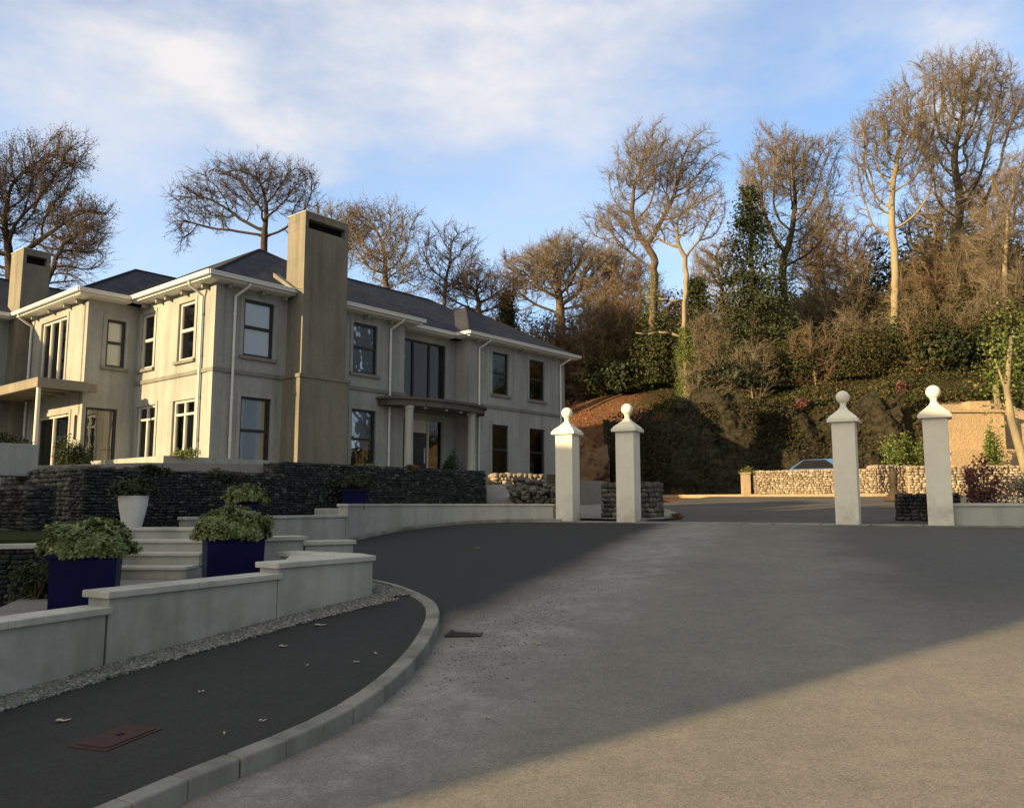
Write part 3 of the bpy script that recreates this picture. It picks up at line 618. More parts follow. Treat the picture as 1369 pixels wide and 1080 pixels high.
# steps
st = thing('stone_steps', 'pale stone steps between the two navy pots, leading up to the white pot', 'steps')
for i in range(4):
    mb = MB(); y = 10.55+.36*i; z = .665+.152*i
    mb.box(-5.33, -4.12+.02*i, y, 12.3, z-.02, z+.152-.04); mb.build('riser', M['lowwall'], st)
    mb = MB(); mb.box(-5.33, -4.10+.02*i, y-.03, y+.40, z+.112, z+.152); mb.build('tread', M['coping'], st, bevel=.006)
# paved edging of the yard right of second pillar
yk = spline([(2.9, 18.15), (3.5, 18.5), (3.9, 19.4), (4.1, 21), (4.3, 24), (4.7, 29), (4.9, 34)], 60)
inn = np.array([(1.6+.2*i/60, 19.2+i*.25) for i in range(60)])
strip('side_path', yk, inn, .05, M['gravelpath'])
kerb('kerb', yk[::6], .1, .07, .9)
mb = MB(); 
for k in range(3): mb.prism([sd(-6+0*k, 0)]*3, 0, 0) if False else None
# pale verge strip along the back of the yard
ve = [sd(3.5, 17.4), sd(14, 17.4), sd(14, 16.9), sd(3.5, 16.9)]
mb = MB(); mb.prism([(5.0, 36.6), (5.0, 36.3), (13.4, 30.6), (16.5, 30.4), (16.5, 31.2), (13.6, 31.1)], 1.5, 2.0); tag(mb.build('verge', M['sandy']), kind='structure')

# ------------------------------------------------------------------ the house (local frame: x along the shaded front, y along the sunlit side)
HA = math.atan2(.7645, .6446)
HC = (-.369*24.5, 24.5)
hs_ = thing('house', 'large two storey grey rendered house with slate hip roofs and tall chimneys', 'house', (HC[0], HC[1], 0), HA)
Z0, ZS, ZE = 2.3, 5.67, 8.34
def fbox(mb, o, t, n, a0, a1, d0, d1, z0, z1):
    o = np.array(o, float); t = np.array(t, float); n = np.array(n, float)
    p = [o+t*a+n*d for a, d in ((a0, d0), (a1, d0), (a1, d1), (a0, d1))]
    cr = (p[1]-p[0])[0]*(p[2]-p[1])[1]-(p[1]-p[0])[1]*(p[2]-p[1])[0]
    if cr < 0: p = p[::-1]
    mb.hexa([(q[0], q[1], z0) for q in p]+[(q[0], q[1], z1) for q in p])
def wall(o, t, n, a0, a1, z0, z1, ops, material='wall', th=.3):
    mb = MB(); za = sorted({z0, z1} | {q for op in ops for q in op[2:4]}); xa = sorted({a0, a1} | {q for op in ops for q in op[0:2]})
    for i in range(len(xa)-1):
        j = 0
        while j < len(za)-1:
            def free(j): 
                mx, mz = (xa[i]+xa[i+1])/2, (za[j]+za[j+1])/2
                return not any(op[0] < mx < op[1] and op[2] < mz < op[3] for op in ops)
            if free(j):
                k = j
                while k+1 < len(za)-1 and free(k+1): k += 1
                fbox(mb, o, t, n, xa[i], xa[i+1], -th, 0, za[j], za[k+1]); j = k+1
            else: j += 1
    return mb.build('wall', M[material], hs_)
def window(o, t, n, a0, a1, z0, z1, style='sash', fm='frame', back='dark', sill=True, sur=True, mull=0, bdepth=.25):
    mb = MB(); f = .075; d0, d1 = -.13, -.05
    fbox(mb, o, t, n, a0, a0+f, d0, d1, z0, z1); fbox(mb, o, t, n, a1-f, a1, d0, d1, z0, z1)
    fbox(mb, o, t, n, a0+f, a1-f, d0, d1, z1-f, z1); fbox(mb, o, t, n, a0+f, a1-f, d0, d1, z0, z0+f)
    if style == 'sash':
        zm = z0+(z1-z0)*.52; fbox(mb, o, t, n, a0+f, a1-f, d0+.005, d1+.012, zm-.045, zm+.045)
    for k in range(mull):
        am = a0+(a1-a0)*(k+1)/(mull+1); fbox(mb, o, t, n, am-.04, am+.04, d0+.005, d1+.012, z0+f, z1-f)
    if style == 'transom':
        zm = z1-.45; fbox(mb, o, t, n, a0+f, a1-f, d0+.003, d1+.016, zm-.035, zm+.035)
    wd = mb.build('window', M[fm], hs_, bevel=.004)
    mb = MB(); fbox(mb, o, t, n, a0+f*.5, a1-f*.5, -.10, -.093, z0+f*.5, z1-f*.5); mb.build('pane', M['glass'], wd)
    if sill:
        mb = MB(); fbox(mb, o, t, n, a0-.13, a1+.13, -.1, .09, z0-.11, z0-.005); mb.build('sill', M['band'], wd, bevel=.008)
    if sur:
        mb = MB()
        fbox(mb, o, t, n, a0-.13, a0, -.02, .028, z0, z1+.13); fbox(mb, o, t, n, a1, a1+.13, -.02, .028, z0, z1+.13); fbox(mb, o, t, n, a0, a1, -.02, .028, z1, z1+.13)
        mb.build('surround', M['wall'], wd, bevel=.006)
    if back == 'blind':
        mb = MB(); fbox(mb, o, t, n, a0-.02, a1+.02, -.155, -.145, z0, z1); mb.build('blind', M['blind'], wd)
    elif back == 'curtain':
        mb = MB(); W = a1-a0
        for (s0, s1) in ((0, .3), (.72, 1)):
            k = 10; mb = MB()
            for q in range(k):
                b0 = a0+W*(s0+(s1-s0)*q/k); b1 = a0+W*(s0+(s1-s0)*(q+1)/k); dd = -.30-.05*(q % 2)
                fbox(mb, o, t, n, b0, b1, dd-.02, dd+.035, z0, z1)
            mb.build('curtain', M['curtain'], wd)
    if back in ('curtain', 'dark'):
        mb = MB(); fbox(mb, o, t, n, a0-.08, a1+.08, -1.3, -1.28, z0-.3, z1+.2); fbox(mb, o, t, n, a0-.08, a1+.08, -1.28, -.31, z0-.32, z0-.3); mb.build('room_back', M['dark'], wd)
    return wd
FR = ((0, 0), (1, 0), (0, -1))         # front plane of left and right blocks
o, t, n = FR
opsL = [(.97, 2.05, 6.22, 8.02), (5.3, 6.4, 6.22, 8.02), (.97, 2.05, 2.75, 4.93), (5.3, 6.4, 2.75, 4.93)]
wall(o, t, n, 0, 7.75, Z0-.4, ZE, opsL)
for k, op in enumerate(opsL): window(o, t, n, *op, back='blind' if k < 2 else 'curtain')
opsR = [(12.72, 13.78, 6.22, 8.02), (15.2, 16.3, 6.22, 8.02), (12.72, 13.78, 2.75, 4.93), (15.2, 16.3, 2.75, 4.93)]
wall(o, t, n, 11.3, 17.85, Z0-.4, ZE, opsR)
for k, op in enumerate(opsR): window(o, t, n, *op, back='dark' if k < 2 else 'curtain')
# recess between the blocks, with tall glazing over the porch
o, t, n = (0, .8), (1, 0), (0, -1)
opsC = [(8.1, 10.75, 5.62, 8.05), (8.1, 10.6, 2.45, 4.9)]
wall(o, t, n, 7.45, 11.6, Z0-.4, ZE, opsC)
window(o, t, n, *opsC[0], style='plain', mull=2, sill=False, sur=False)
for s0, s1, xx in ((.02, .8, 7.75),):
    wall((7.75, 0), (0, 1), (1, 0), .3, .8, Z0-.4, ZE, [])
wall((11.3, 0), (0, 1), (-1, 0), .3, .8, Z0-.4, ZE, [])
mb = MB(); fbox(mb, o, t, n, 8.15, 8.6, -.12, -.06, 2.45, 4.9); fbox(mb, o, t, n, 8.62, 9.75, -.14, -.05, 2.45, 4.4); dr = mb.build('front_door', M['door'], hs_, bevel=.01)
mb = MB(); fbox(mb, o, t, n, 9.62, 9.66, -.05, 0.0, 3.2, 3.8); mb.build('handle', M['gutter'], dr)
mb = MB(); fbox(mb, o, t, n, 8.62, 9.75, -.12, -.06, 4.4, 4.9); fbox(mb, o, t, n, 9.78, 9.86, -.14, -.02, 2.45, 4.9); mb.build('door_frame', M['palef'], dr)
mb = MB(); fbox(mb, o, t, n, 9.87, 10.6, -.12, -.09, 2.45, 4.9); mb.build('side_pane', M['glass'], dr)
mb = MB(); fbox(mb, o, t, n, 7.9, 10.9, -1.2, -1.15, 2.3, 5.4); mb.build('room_back', M['dark'], dr)
# right gable wall, back walls
wall((17.85, 0), (0, 1), (1, 0), .3, 9.0, Z0-.4, ZE, [])
wall((0, 9.0), (1, 0), (0, 1), 0, 17.85, Z0-.4, ZE, [])
# sunlit side
o, t, n = (0, 0), (0, 1), (-1, 0)
opsS = [(1.2, 2.2, 6.12, 8.0), (3.82, 4.72, 6.12, 8.0), (.95, 2.3, 2.45, 4.85), (3.45, 4.72, 2.45, 4.85)]
wall(o, t, n, .3, 5.3, Z0-.4, ZE, opsS)
window(o, t, n, *opsS[0], fm='palef', back='curtain'); window(o, t, n, *opsS[1], fm='palef', back='curtain')
window(o, t, n, *opsS[2], fm='palef', style='transom', mull=1, sill=False, back='curtain'); window(o, t, n, *opsS[3], fm='palef', style='transom', mull=1, sill=False, back='curtain')
# projecting side wing
WX = -1.68
o, t, n = (0, 5.0), (1, 0), (0, -1)
opsW = [(-1.05, -.42, 6.15, 7.75), (WX+.12, -.55, 2.45, 4.75)]
wall(o, t, n, WX, 0, Z0-.4, ZE, opsW)
window(o, t, n, *opsW[0], back='blind'); window(o, t, n, *opsW[1], style='plain', fm='frame', sill=False, sur=False, back='curtain')
o, t, n = (WX, 5.0), (0, 1), (-1, 0)
opsV = [(1.6, 3.8, 5.75, 8.0), (.18, .55, 3.7, 4.5), (.95, 3.7, 2.45, 4.6)]
wall(o, t, n, .3, 5.8, Z0-.4, ZE, opsV)
window(o, t, n, *opsV[0], style='plain', fm='palef', mull=2, sill=False, back='curtain'); window(o, t, n, *opsV[1], style='plain', fm='frame', sill=False, sur=False)
window(o, t, n, *opsV[2], style='plain', fm='palef', mull=1, sill=False, back='curtain')
# far left block
o, t, n = (0, 10.8), (1, 0), (0, -1)
opsE = [(-4.05, -2.95, 6.2, 8.0), (-4.05, -2.95, 2.75, 4.93), (-6.6, -5.5, 6.2, 8.0), (-6.6, -5.5, 2.75, 4.93)]
wall(o, t, n, -12, WX+.3, Z0-.4, ZE, opsE)
for op in opsE: window(o, t, n, *op, back='blind')
wall((-12, 10.8), (0, 1), (-1, 0), .3, 6.2, Z0-.4, ZE, [])
# string courses
mb = MB(); fbox(mb, (0, 0), (1, 0), (0, -1), 11.25, 17.9, -.02, .06, ZS-.07, ZS+.06); mb.build('string_course', M['band'], hs_, bevel=.01)
mb = MB(); fbox(mb, (0, 0), (1, 0), (0, -1), -.05, 7.8, -.02, .06, ZS-.07, ZS+.06); fbox(mb, (0, 0), (0, 1), (-1, 0), .0, 4.95, -.02, .05, ZS-.07, ZS+.06)
mb.build('string_course', M['band'], hs_, bevel=.01)
# corner pilaster strips, sunlit corner
mb = MB(); fbox(mb, (0, 0), (1, 0), (0, -1), -.03, .27, -.01, .03, Z0, ZE-.01); fbox(mb, (0, 0), (0, 1), (-1, 0), 0, .3, -.01, .028, Z0, ZE-.01); mb.build('corner_strip', M['wall'], hs_)
# chimneys
def chimney(x0, x1, y0, y1, zt, base=True, z0=Z0-.3):
    mb = MB(); e = .26; zs0, zs1 = zt-.53, zt-.22
    if base: mb.box(x0-.10, x1+.10, y0-.10, y1, z0, ZS-.05); mb.box(x0-.14, x1+.14, y0-.14, y1, ZS-.05, ZS+.07); mb.box(x0, x1, y0, y1, ZS+.07, zs0)
    else: mb.box(x0, x1, y0, y1, z0, zs0)
    k = .13
    mb.box(x0, x0+k, y0, y1, zs0, zs1); mb.box(x1-k, x1, y0, y1, zs0, zs1); mb.box(x0+k, x1-k, y1-.15, y1, zs0, zs1); mb.box(x0, x1, y0, y1, zs1, zt)
    o = mb.build('chimney', M['stack'], hs_, bevel=.008)
    mb = MB(); mb.box(x0-.02, x1+.02, y0-.02, y1+.02, zt, zt+.03); mb.build('chimney_cap', M['coping'], o)
    mb = MB(); mb.box(x0+k, x1-k, y0+.25, y0+.28, zs0, zs1); mb.build('vent', M['dark'], o)
    return o
chimney(2.55, 4.32, -.85, .12, 11.12)
chimney(-2.1, -1.15, 9.9, 11.1, 10.95)
mb = MB(); mb.prism([(2.36, -.5), (2.56, -.86), (2.56, .6), (2.36, .6)], 8.5, lambda x, y: 8.62+.62*(y+.45)+.03*(x-2.3) if True else 0); mb.build('flashing', M['band'], hs_)
# roofs
SL = .6; ZR = 8.50; OV = .45
def hip(x0, x1, y0, y1, axis, z=ZR, name='roof'):
    hx, hy = (x1-x0)/2, (y1-y0)/2; h = min(hx, hy)
    if axis == 'x': A, B = (x0+hy, y0+hy), (x1-hy, y0+hy); rise = hy*SL
    else: A, B = (x0+hx, y0+hx), (x0+hx, y1-hx); rise = hx*SL
    b = [(x0, y0, z), (x1, y0, z), (x1, y1, z), (x0, y1, z)]; a, c = (A[0], A[1], z+rise), (B[0], B[1], z+rise)
    v = b+[a, c]
    f = [(0, 1, 5, 4), (1, 2, 5), (2, 3, 4, 5), (3, 0, 4), (3, 2, 1, 0)] if axis == 'x' else [(0, 1, 4), (1, 2, 5, 4), (2, 3, 5), (3, 0, 4, 5), (3, 2, 1, 0)]
    me = bpy.data.meshes.new(name); me.from_pydata(v, [], f); uv = me.uv_layers.new()
    for p in me.polygons:
        nrm = p.normal; tdir = Vector((0, 0, 1)).cross(nrm); tdir = tdir.normalized() if tdir.length > 1e-4 else Vector((1, 0, 0)); s = nrm.cross(tdir)
        for li in p.loop_indices:
            q = me.vertices[me.loops[li].vertex_index].co; uv.data[li].uv = (q.dot(tdir), q.dot(s))
    me.materials.append(M['slate']); ob = bpy.data.objects.new(name, me); C.objects.link(ob); ob.parent = hs_
    mb = MB()
    def ridge(p, q, r=.055): mb.cone((p[0], p[1], p[2]+.0), (q[0], q[1], q[2]+.0), r, r, 8)
    ridge(a, c); 
    for (q, e) in ((a, [0, 3] if axis == 'x' else [0, 1]), (c, [1, 2] if axis == 'x' else [2, 3])):
        for k in e: ridge(q, b[k])
    mb.build('ridge_tiles', M['slate'], ob)
    return ob
hip(-OV, 7.75+OV, -OV, 12.5, 'y'); hip(.5, 18.22, .8-OV, 9.45, 'x'); hip(11.3-OV, 17.85+OV, -OV, 9.2, 'y')
hip(WX-OV, 5.8, 5.0-OV, 10.9, 'x'); hip(-12.45, 6, 10.8-OV, 17.4, 'x')
# soffits, fascias and gutters along visible eaves
eaves = [((-OV, 4.55), (-OV, -OV)), ((-OV, -OV), (7.75+OV, -OV)), ((7.75+OV, -OV), (7.75+OV, .8-OV)), ((7.75+OV, .8-OV), (11.3-OV, .8-OV)), ((11.3-OV, .8-OV), (11.3-OV, -OV)), ((11.3-OV, -OV), (17.85+OV, -OV)), ((17.85+OV, -OV), (17.85+OV, 9.4)),
         ((WX-OV, 10.35), (WX-OV, 4.55)), ((WX-OV, 4.55), (-OV, 4.55)), ((-12.4, 10.35), (WX-OV, 10.35))]

def clipchim(a, b):   # the front chimney breaks through the eaves
    if a[1] == b[1] == -OV and a[0] < 0: return [(a, (2.52, -OV)), ((4.36, -OV), b)]
    return [(a, b)]
k_ = 0
for a_, b_ in eaves:
    for a, b in clipchim(a_, b_):
        k_ += 1; a = np.array(a, float); b = np.array(b, float); d = (b-a); L = np.linalg.norm(d); d /= L; n = np.array([d[1], -d[0]])
        e = .0015*k_; mf, mg, ms = MB(), MB(), MB()
        fbox(mf, a, d, n, -.02, L+.02, -.03, .015, ZR-.15, ZR-.0-e*.5)
        fbox(mg, a, d, n, -.1, L+.1, .02, .14, ZR-.085-e*.3, ZR+.035-e); fbox(mg, a, d, n, -.11, L+.11, .12, .155, ZR+.0-e, ZR+.045-e)
        fbox(ms, a, d, n, 0.02, L-.02, -.52, -.035, ZR-.16-e*.5, ZR-.13-e*.5)
        mf.build('fascia', M['gutter'], hs_); mg.build('gutter', M['gutter'], hs_); ms.build('soffit', M['gutter'], hs_)
# eaves brackets
def bracket(*b): mb = MB(); mb.box(*b); mb.build('eaves_bracket', M['wall'], hs_)
for x in (.35, 1.5, 2.35, 4.7, 5.8, 6.9, 11.6, 12.3, 14.5, 16.9): bracket(x-.035, x+.035, -.24, -.002, 8.2, 8.33)
for y in (.45, 1.7, 2.75, 3.35, 4.3): bracket(-.24, -.002, y-.035, y+.035, 8.2, 8.33)
for y in (5.4, 6.4, 7.7, 9.2): bracket(WX-.24, WX-.002, y-.035, y+.035, 8.2, 8.33)
# downpipes
def pipe(pts, nm='downpipe'):
    mb = MB()
    for p, q in zip(pts[:-1], pts[1:]): mb.cone(p, q, .042, .042, 10)
    z = pts[-2][2]-.6
    while z > 2.6: mb.cone((pts[-1][0], pts[-1][1], z), (pts[-1][0], pts[-1][1], z+.07), .055, .055, 10); z -= 1.3
    mb.build(nm, M['gutter'], hs_, smooth=False)
for x in (.62, 7.0, 11.85, 17.45): pipe([(x+.22, -OV-.06, 8.42), (x+.2, -OV-.05, 8.3), (x, -.07, 8.02), (x, -.07, 2.3)])
pipe([(-OV-.05, .75, 8.42), (-OV-.05, .72, 8.3), (-.07, .68, 8.02), (-.07, .68, 2.3)])
pipe([(WX-OV-.05, 9.7, 8.42), (WX-OV-.05, 9.65, 8.3), (WX-.07, 9.6, 8.02), (WX-.07, 9.6, 2.3)])
# porch canopy and columns
def ell(cx, a, b, n=28): return [(cx+a*math.cos(math.pi+math.pi*i/n), -b*abs(math.sin(math.pi*i/n))**.75) for i in range(n+1)]
mb = MB(); mb.prism(ell(9.1, 2.62, 1.35)+[(11.28, .5), (7.78, .5)] if False else ell(9.1, 2.62, 1.35), 5.14, 5.36); cp = mb.build('porch_canopy', M['canopy'], hs_)
mb = MB(); mb.prism(ell(9.1, 2.72, 1.45), 5.36, 5.45); mb.build('canopy_lip', M['canopy'], cp)
mb = MB(); mb.box(7.76, 11.29, 0.01, .79, 5.15, 5.55); mb.build('canopy_back', M['band'], cp)
mb = MB()
for x, y in ((8.0, -.9), (9.0, -1.0), (9.9, -.9)): mb.cone((x, y, 5.14), (x, y, 5.09), .06, .05, 12)
mb.build('downlight', M['lampglass'], cp)
for x in (7.25, 10.55):
    mb = MB(); mb.lathe([(.2, 2.3), (.2, 2.45), (.165, 2.5), (.155, 3.8), (.15, 5.0), (.18, 5.05), (.18, 5.14)], x, -.85, 24); mb.build('porch_column', M['lowwall'], hs_, smooth=False)
mb = MB(); mb.box(6.3, 12.0, -1.6, .0, 2.2, 2.47); mb.build('porch_step', M['coping'], hs_, bevel=.01)
mb = MB(); mb.box(4.9, 5.0, -.06, -.0, 3.3, 3.42); mb.build('wall_socket', M['gutter'], hs_)
# patio canopy beside the wing
mb = MB(); x0, x1, y0, y1 = -3.2, -1.4, 4.6, 10.5; zb, zt = 5.2, 5.45
mb.box(x0, x1, y0, y0+.14, zb, zt); mb.box(x0, x0+.14, y0+.14, y1, zb, zt); mb.box(x0+.14, WX, y1-.14, y1, zb, zt)
for y in np.arange(y0+.9, y1-.3, .95): mb.box(x0+.14, WX, y, y+.1, zb+.03, zt-.05)
pc = mb.build('patio_canopy', M['patio'], hs_, bevel=.006)
mb = MB(); mb.box(x0+.0, WX-.02, y0+.0, y1-.0, zt+.002, zt+.05); mb.build('canopy_roof', M['patio'], pc)
for y in (4.75, 9.9):
    mb = MB(); mb.cone((x0+.1, y, 2.3), (x0+.1, y, 5.2), .065, .065, 14); mb.build('canopy_post', M['palef'], hs_)
# parapet of the terrace in front of the corner
mb = MB(); mb.box(-1.9, 1.75, -.98, -.78, 2.2, 2.92); mb.box(-1.9, -1.7, -.78, 3.6, 2.2, 2.92); mb.box(.05, .09, -.995, -.98, 2.2, 2.92)
pp = mb.build('terrace_parapet', M['wall']); pp.location = (HC[0], HC[1], 0); pp.rotation_euler = (0, 0, HA); tag(pp, 'low rendered parapet wall around the terrace at the sunlit house corner', 'parapet wall')
def hw(x, y): c, s = math.cos(HA), math.sin(HA); return HC[0]+c*x-s*y, HC[1]+s*x+c*y

# off to the left behind the camera: added shadow caster, outline shaped to shade drive and pillars
un = -SUN_DIR; vn = np.array([-un[1], un[0]])
prof = [(3.62, -2), (3.62, 9.1), (8.2, 10.0), (8.9, 10.1), (8.9, 11.3), (10.4, 11.3), (10.4, 10.1), (13.9, 9.5), (14.3, 8.85), (15.5, 8.8), (16.2, 10.0), (18.2, 10.5), (19.6, 9.0), (20.6, 7.6), (22, 6.4), (28, 5.4), (28, -2)]
mb = MB(); k = len(prof); v = []
for u in (-22., -14.):
    for (a, z) in prof: p = un*u+vn*a; v.append((p[0], p[1], z))
mb.add(v, [tuple(range(k)), tuple(range(2*k-1, k-1, -1))]+[(i, i+k, (i+1) % k+k, (i+1) % k) for i in range(k)])
nb = thing('shadow_caster', 'unseen shadow caster left of the drive, outline shaped to the shade it throws', 'house')
mb.build('wall', M['wall'], nb)

# ------------------------------------------------------------------ trees
def cones(P0, P1, R0, R1, k):
    d = P1-P0; L = np.linalg.norm(d, axis=1, keepdims=True); d = d/np.maximum(L, 1e-6)
    ref = np.where(np.abs(d[:, 2:3]) < .9, np.array([[0, 0, 1.]]), np.array([[1., 0, 0]])); a = np.cross(d, ref); a /= np.maximum(np.linalg.norm(a, axis=1, keepdims=True), 1e-6); b = np.cross(d, a)
    t = np.arange(k)*2*math.pi/k; c = a[:, None]*np.cos(t)[None, :, None]+b[:, None]*np.sin(t)[None, :, None]
    v = np.concatenate([P0[:, None]+c*R0[:, None, None], P1[:, None]+c*R1[:, None, None]], 1)
    f = np.array([(i, (i+1) % k, k+(i+1) % k, k+i) for i in range(k)]); F = f[None]+np.arange(len(P0))[:, None, None]*2*k
    return v.reshape(-1, 3), F.reshape(-1, 4)
def colonize(rs, nodes, par, att, step, kill, infl, iters, up=.0):
    nodes = [np.array(p, float) for p in nodes]; par = list(par); att = np.array(att); A = len(att)
    nd = np.full(A, 1e9); ni = np.zeros(A, int)
    def upd(idx):
        nonlocal nd, ni
        Q = np.array([nodes[i] for i in idx]); D = np.linalg.norm(att[:, None]-Q[None], axis=2); j = D.argmin(1); dm = D[np.arange(len(att)), j]; k = dm < nd
        nd = np.where(k, dm, nd); ni = np.where(k, np.array(idx)[j], ni)
    upd(list(range(len(nodes)))); used = {}
    for it in range(iters):
        if len(att) < 5: break
        act = nd < infl
        if not act.any(): infl *= 1.5; continue
        new = []
        for i in np.unique(ni[act]):
            q = att[act & (ni == i)]; d = q-nodes[i]; d /= np.linalg.norm(d, axis=1, keepdims=True); m = d.mean(0); m /= max(np.linalg.norm(m), 1e-6); m = m+rs.normal(0, .09, 3)+np.array([0, 0, up])
            if par[i] >= 0: pd = nodes[i]-nodes[par[i]]; m = m+pd/max(np.linalg.norm(pd), 1e-6)*(.55 if used.get(i, 0) == 0 else .15)
            m /= max(np.linalg.norm(m), 1e-6)
            used[i] = used.get(i, 0)+1
            if used[i] > 3: 
                continue
            nodes.append(nodes[i]+m*step); par.append(i); new.append(len(nodes)-1)
        if not new: break
        upd(new); keep = nd > kill; att, nd, ni = att[keep], nd[keep], ni[keep]
    return np.array(nodes), np.array(par)
DN, DT, DR = 3.0, 3, 1.05
def bare_tree(name, label, base, trunk, crowns, seed, natt=900, step=.55, r0=.02, bark='bark', twig='twig', ntw=4, tl=.9, group=None, ivy=None, leaves=0, trunk_r=None, pexp=2.25, tw_r=.011, up=.05, cat='tree'):
    """base: world xyz; trunk: list of offsets; crowns: list of (cx,cy,cz,rx,ry,rz,weight)"""
    if cat == 'tree': step = step*.8; pexp = 2.02 if trunk_r is None else pexp; natt = int(natt*1.35)
    natt = int(natt*DN); ntw = ntw+DT; tw_r *= DR; r0 *= 1.25; tl *= 1.15
    rs = np.random.RandomState(seed); root = thing(name, label, cat, base, 0, group)
    tp = [np.array((0, 0, -.6))]
    for q in trunk:
        q = np.array(q, float); L = np.linalg.norm(q-tp[-1]); m = max(1, int(L/step)); s = tp[-1]
        for j in range(m): tp.append(s+(q-s)*(j+1)/m+(rs.normal(0, .04, 3) if j < m-1 else 0))
    att = []; W = sum(c[6] for c in crowns)
    for c in crowns:
        k = int(natt*c[6]/W); nl = int(rs.randint(22, 32)); lc = rs.normal(0, 1, (nl, 3)); lc /= np.linalg.norm(lc, axis=1, keepdims=True); lc *= rs.uniform(.3, .9, (nl, 1)); lr = rs.uniform(.26, .5, nl)
        j = rs.randint(0, nl, k); d = rs.normal(0, 1, (k, 3)); d /= np.linalg.norm(d, axis=1, keepdims=True); p = lc[j]+d*(lr[j][:, None])*rs.uniform(0, 1, (k, 1))**.45
        fan = np.clip(.82+.35*p[:, 2:3], .4, 1.05)*np.sqrt(1-.45*np.clip(p[:, 2:3], 0, 1.1)**2)*1.12; p = p*np.concatenate([fan, fan, np.ones_like(fan)], 1); p[:, 2] = np.where(p[:, 2] < 0, p[:, 2]*1.25, p[:, 2]); att.append(p*np.array(c[3:6])+np.array(c[0:3]))
    att = np.vstack(att)
    nodes, par = colonize(rs, tp, [-1]+list(range(len(tp)-1)), att, step, step*1.15, step*8, 170, up)
    n = len(nodes); rad = np.zeros(n); ch = np.zeros(n, int)
    for i in range(1, n): ch[par[i]] += 1
    acc = np.zeros(n)
    for i in range(n-1, -1, -1):
        rad[i] = (acc[i]**(1/pexp)) if ch[i] else r0
        if i: acc[par[i]] += rad[i]**pexp*1.0
    if trunk_r: rad = rad*np.interp(rad, [0, rad[0]], [1, trunk_r/rad[0]])
    i = np.arange(1, n); P0, P1 = nodes[par[i]], nodes[i]; R0 = np.minimum(rad[par[i]], rad[i]*1.6); R1 = rad[i]
    P0[0, 2] -= .2; R0[:2] *= 1.25
    big = R1 > .05
    v, F = cones(P0[big], P1[big]+(P1[big]-P0[big])*.08, R0[big], R1[big], 8); quads('trunk', v, F, M[bark], root, True)
    small = ~big; v1, F1 = cones(P0[small], P1[small]+(P1[small]-P0[small])*.04, R0[small], R1[small], 4)
    # twigs
    thin = np.where((rad < .055) & (np.arange(n) > len(tp)))[0]; dirs = nodes-nodes[np.maximum(par, 0)]; dirs /= np.maximum(np.linalg.norm(dirs, axis=1, keepdims=True), 1e-6)
    idx = np.repeat(thin, ntw); m_ = len(idx); A0 = nodes[idx]-dirs[idx]*rs.uniform(0, step, (m_, 1)); dd = dirs[idx]*.9+rs.normal(0, .5, (m_, 3))+np.array([0, 0, .2]); dd /= np.linalg.norm(dd, axis=1, keepdims=True)
    Ls = tl*rs.uniform(.4, 1, (m_, 1)); A1 = A0+dd*Ls*.5; d2 = dd+rs.normal(0, .25, (m_, 3)); d2 /= np.linalg.norm(d2, axis=1, keepdims=True); A2 = A1+d2*Ls*.5
    o1 = np.ones(m_); S = [(A0, A1, o1*tw_r, o1*tw_r*.8), (A1, A2, o1*tw_r*.8, o1*tw_r*.4)]
    for q in range(3):
        tt = rs.uniform(.2, 1, (m_, 1)); B0 = np.where(tt < .5, A0+(A1-A0)*tt*2, A1+(A2-A1)*(tt-.5)*2); d3 = d2+rs.normal(0, .6, (m_, 3)); d3 /= np.linalg.norm(d3, axis=1, keepdims=True); S.append((B0, B0+d3*Ls*rs.uniform(.25, .55, (m_, 1)), o1*tw_r*.7, o1*tw_r*.35))
    Q0, Q1, T0, T1 = [np.concatenate([s[k] for s in S]) for k in range(4)]; v2, F2 = cones(Q0, Q1, T0, T1, 3)
    quads('twigs', np.vstack([v1, v2]), np.vstack([F1, F2+len(v1)]), M[twig], root)
    if leaves:
        k = rs.choice(len(A2), leaves); quads_leaf('leaves', A2[k]+rs.normal(0, .12, (leaves, 3)), .10, M['copper'], root, rs)
    if ivy:
        z0, z1, rr, cnt = ivy; tz = np.array(tp); z = rs.uniform(z0, z1, cnt); x = np.interp(z, tz[:, 2], tz[:, 0]); y = np.interp(z, tz[:, 2], tz[:, 1]); a = rs.uniform(0, 6.28, cnt); r = rr*rs.uniform(.5, 1.25, cnt)*np.interp(z, [z0, z1], [1.25, .75])*(1+.3*np.sin(z*3+a*2))
        quads_leaf('ivy', np.stack([x+r*np.cos(a), y+r*np.sin(a), z], 1), .11, M['ivy'], root, rs)
    return root
def quads_leaf(name, P, size, material, parent, rs, asp=.6, nbias=None):
    n = len(P); a = rs.normal(0, 1, (n, 3)); a /= np.linalg.norm(a, axis=1, keepdims=True); b = rs.normal(0, 1, (n, 3))
    if nbias is not None:
        nn = nbias+rs.normal(0, .45, (n, 3)); nn /= np.linalg.norm(nn, axis=1, keepdims=True); a = np.cross(nn, a); a /= np.linalg.norm(a, axis=1, keepdims=True); b = np.cross(nn, a)
    b = b-(b*a).sum(1, keepdims=True)*a; b /= np.linalg.norm(b, axis=1, keepdims=True); s = size*rs.uniform(.55, 1.3, (n, 1)); c = np.cross(a, b)
    v = np.stack([P-a*s*.5, P+b*s*asp*.5+c*s*.08, P+a*s*.5, P-b*s*asp*.5+c*s*.08], 1).reshape(-1, 3); F = np.arange(4*n).reshape(n, 4)
    return quads(name, v, F, material, parent)
def zat(x, y, Y):
    r = ray(x, y); k = Y/r[1]; return r[0]*k, Y, r[2]*k+EYE
def HH(X, Y): return float(H(np.array([X]), np.array([Y]))[0])
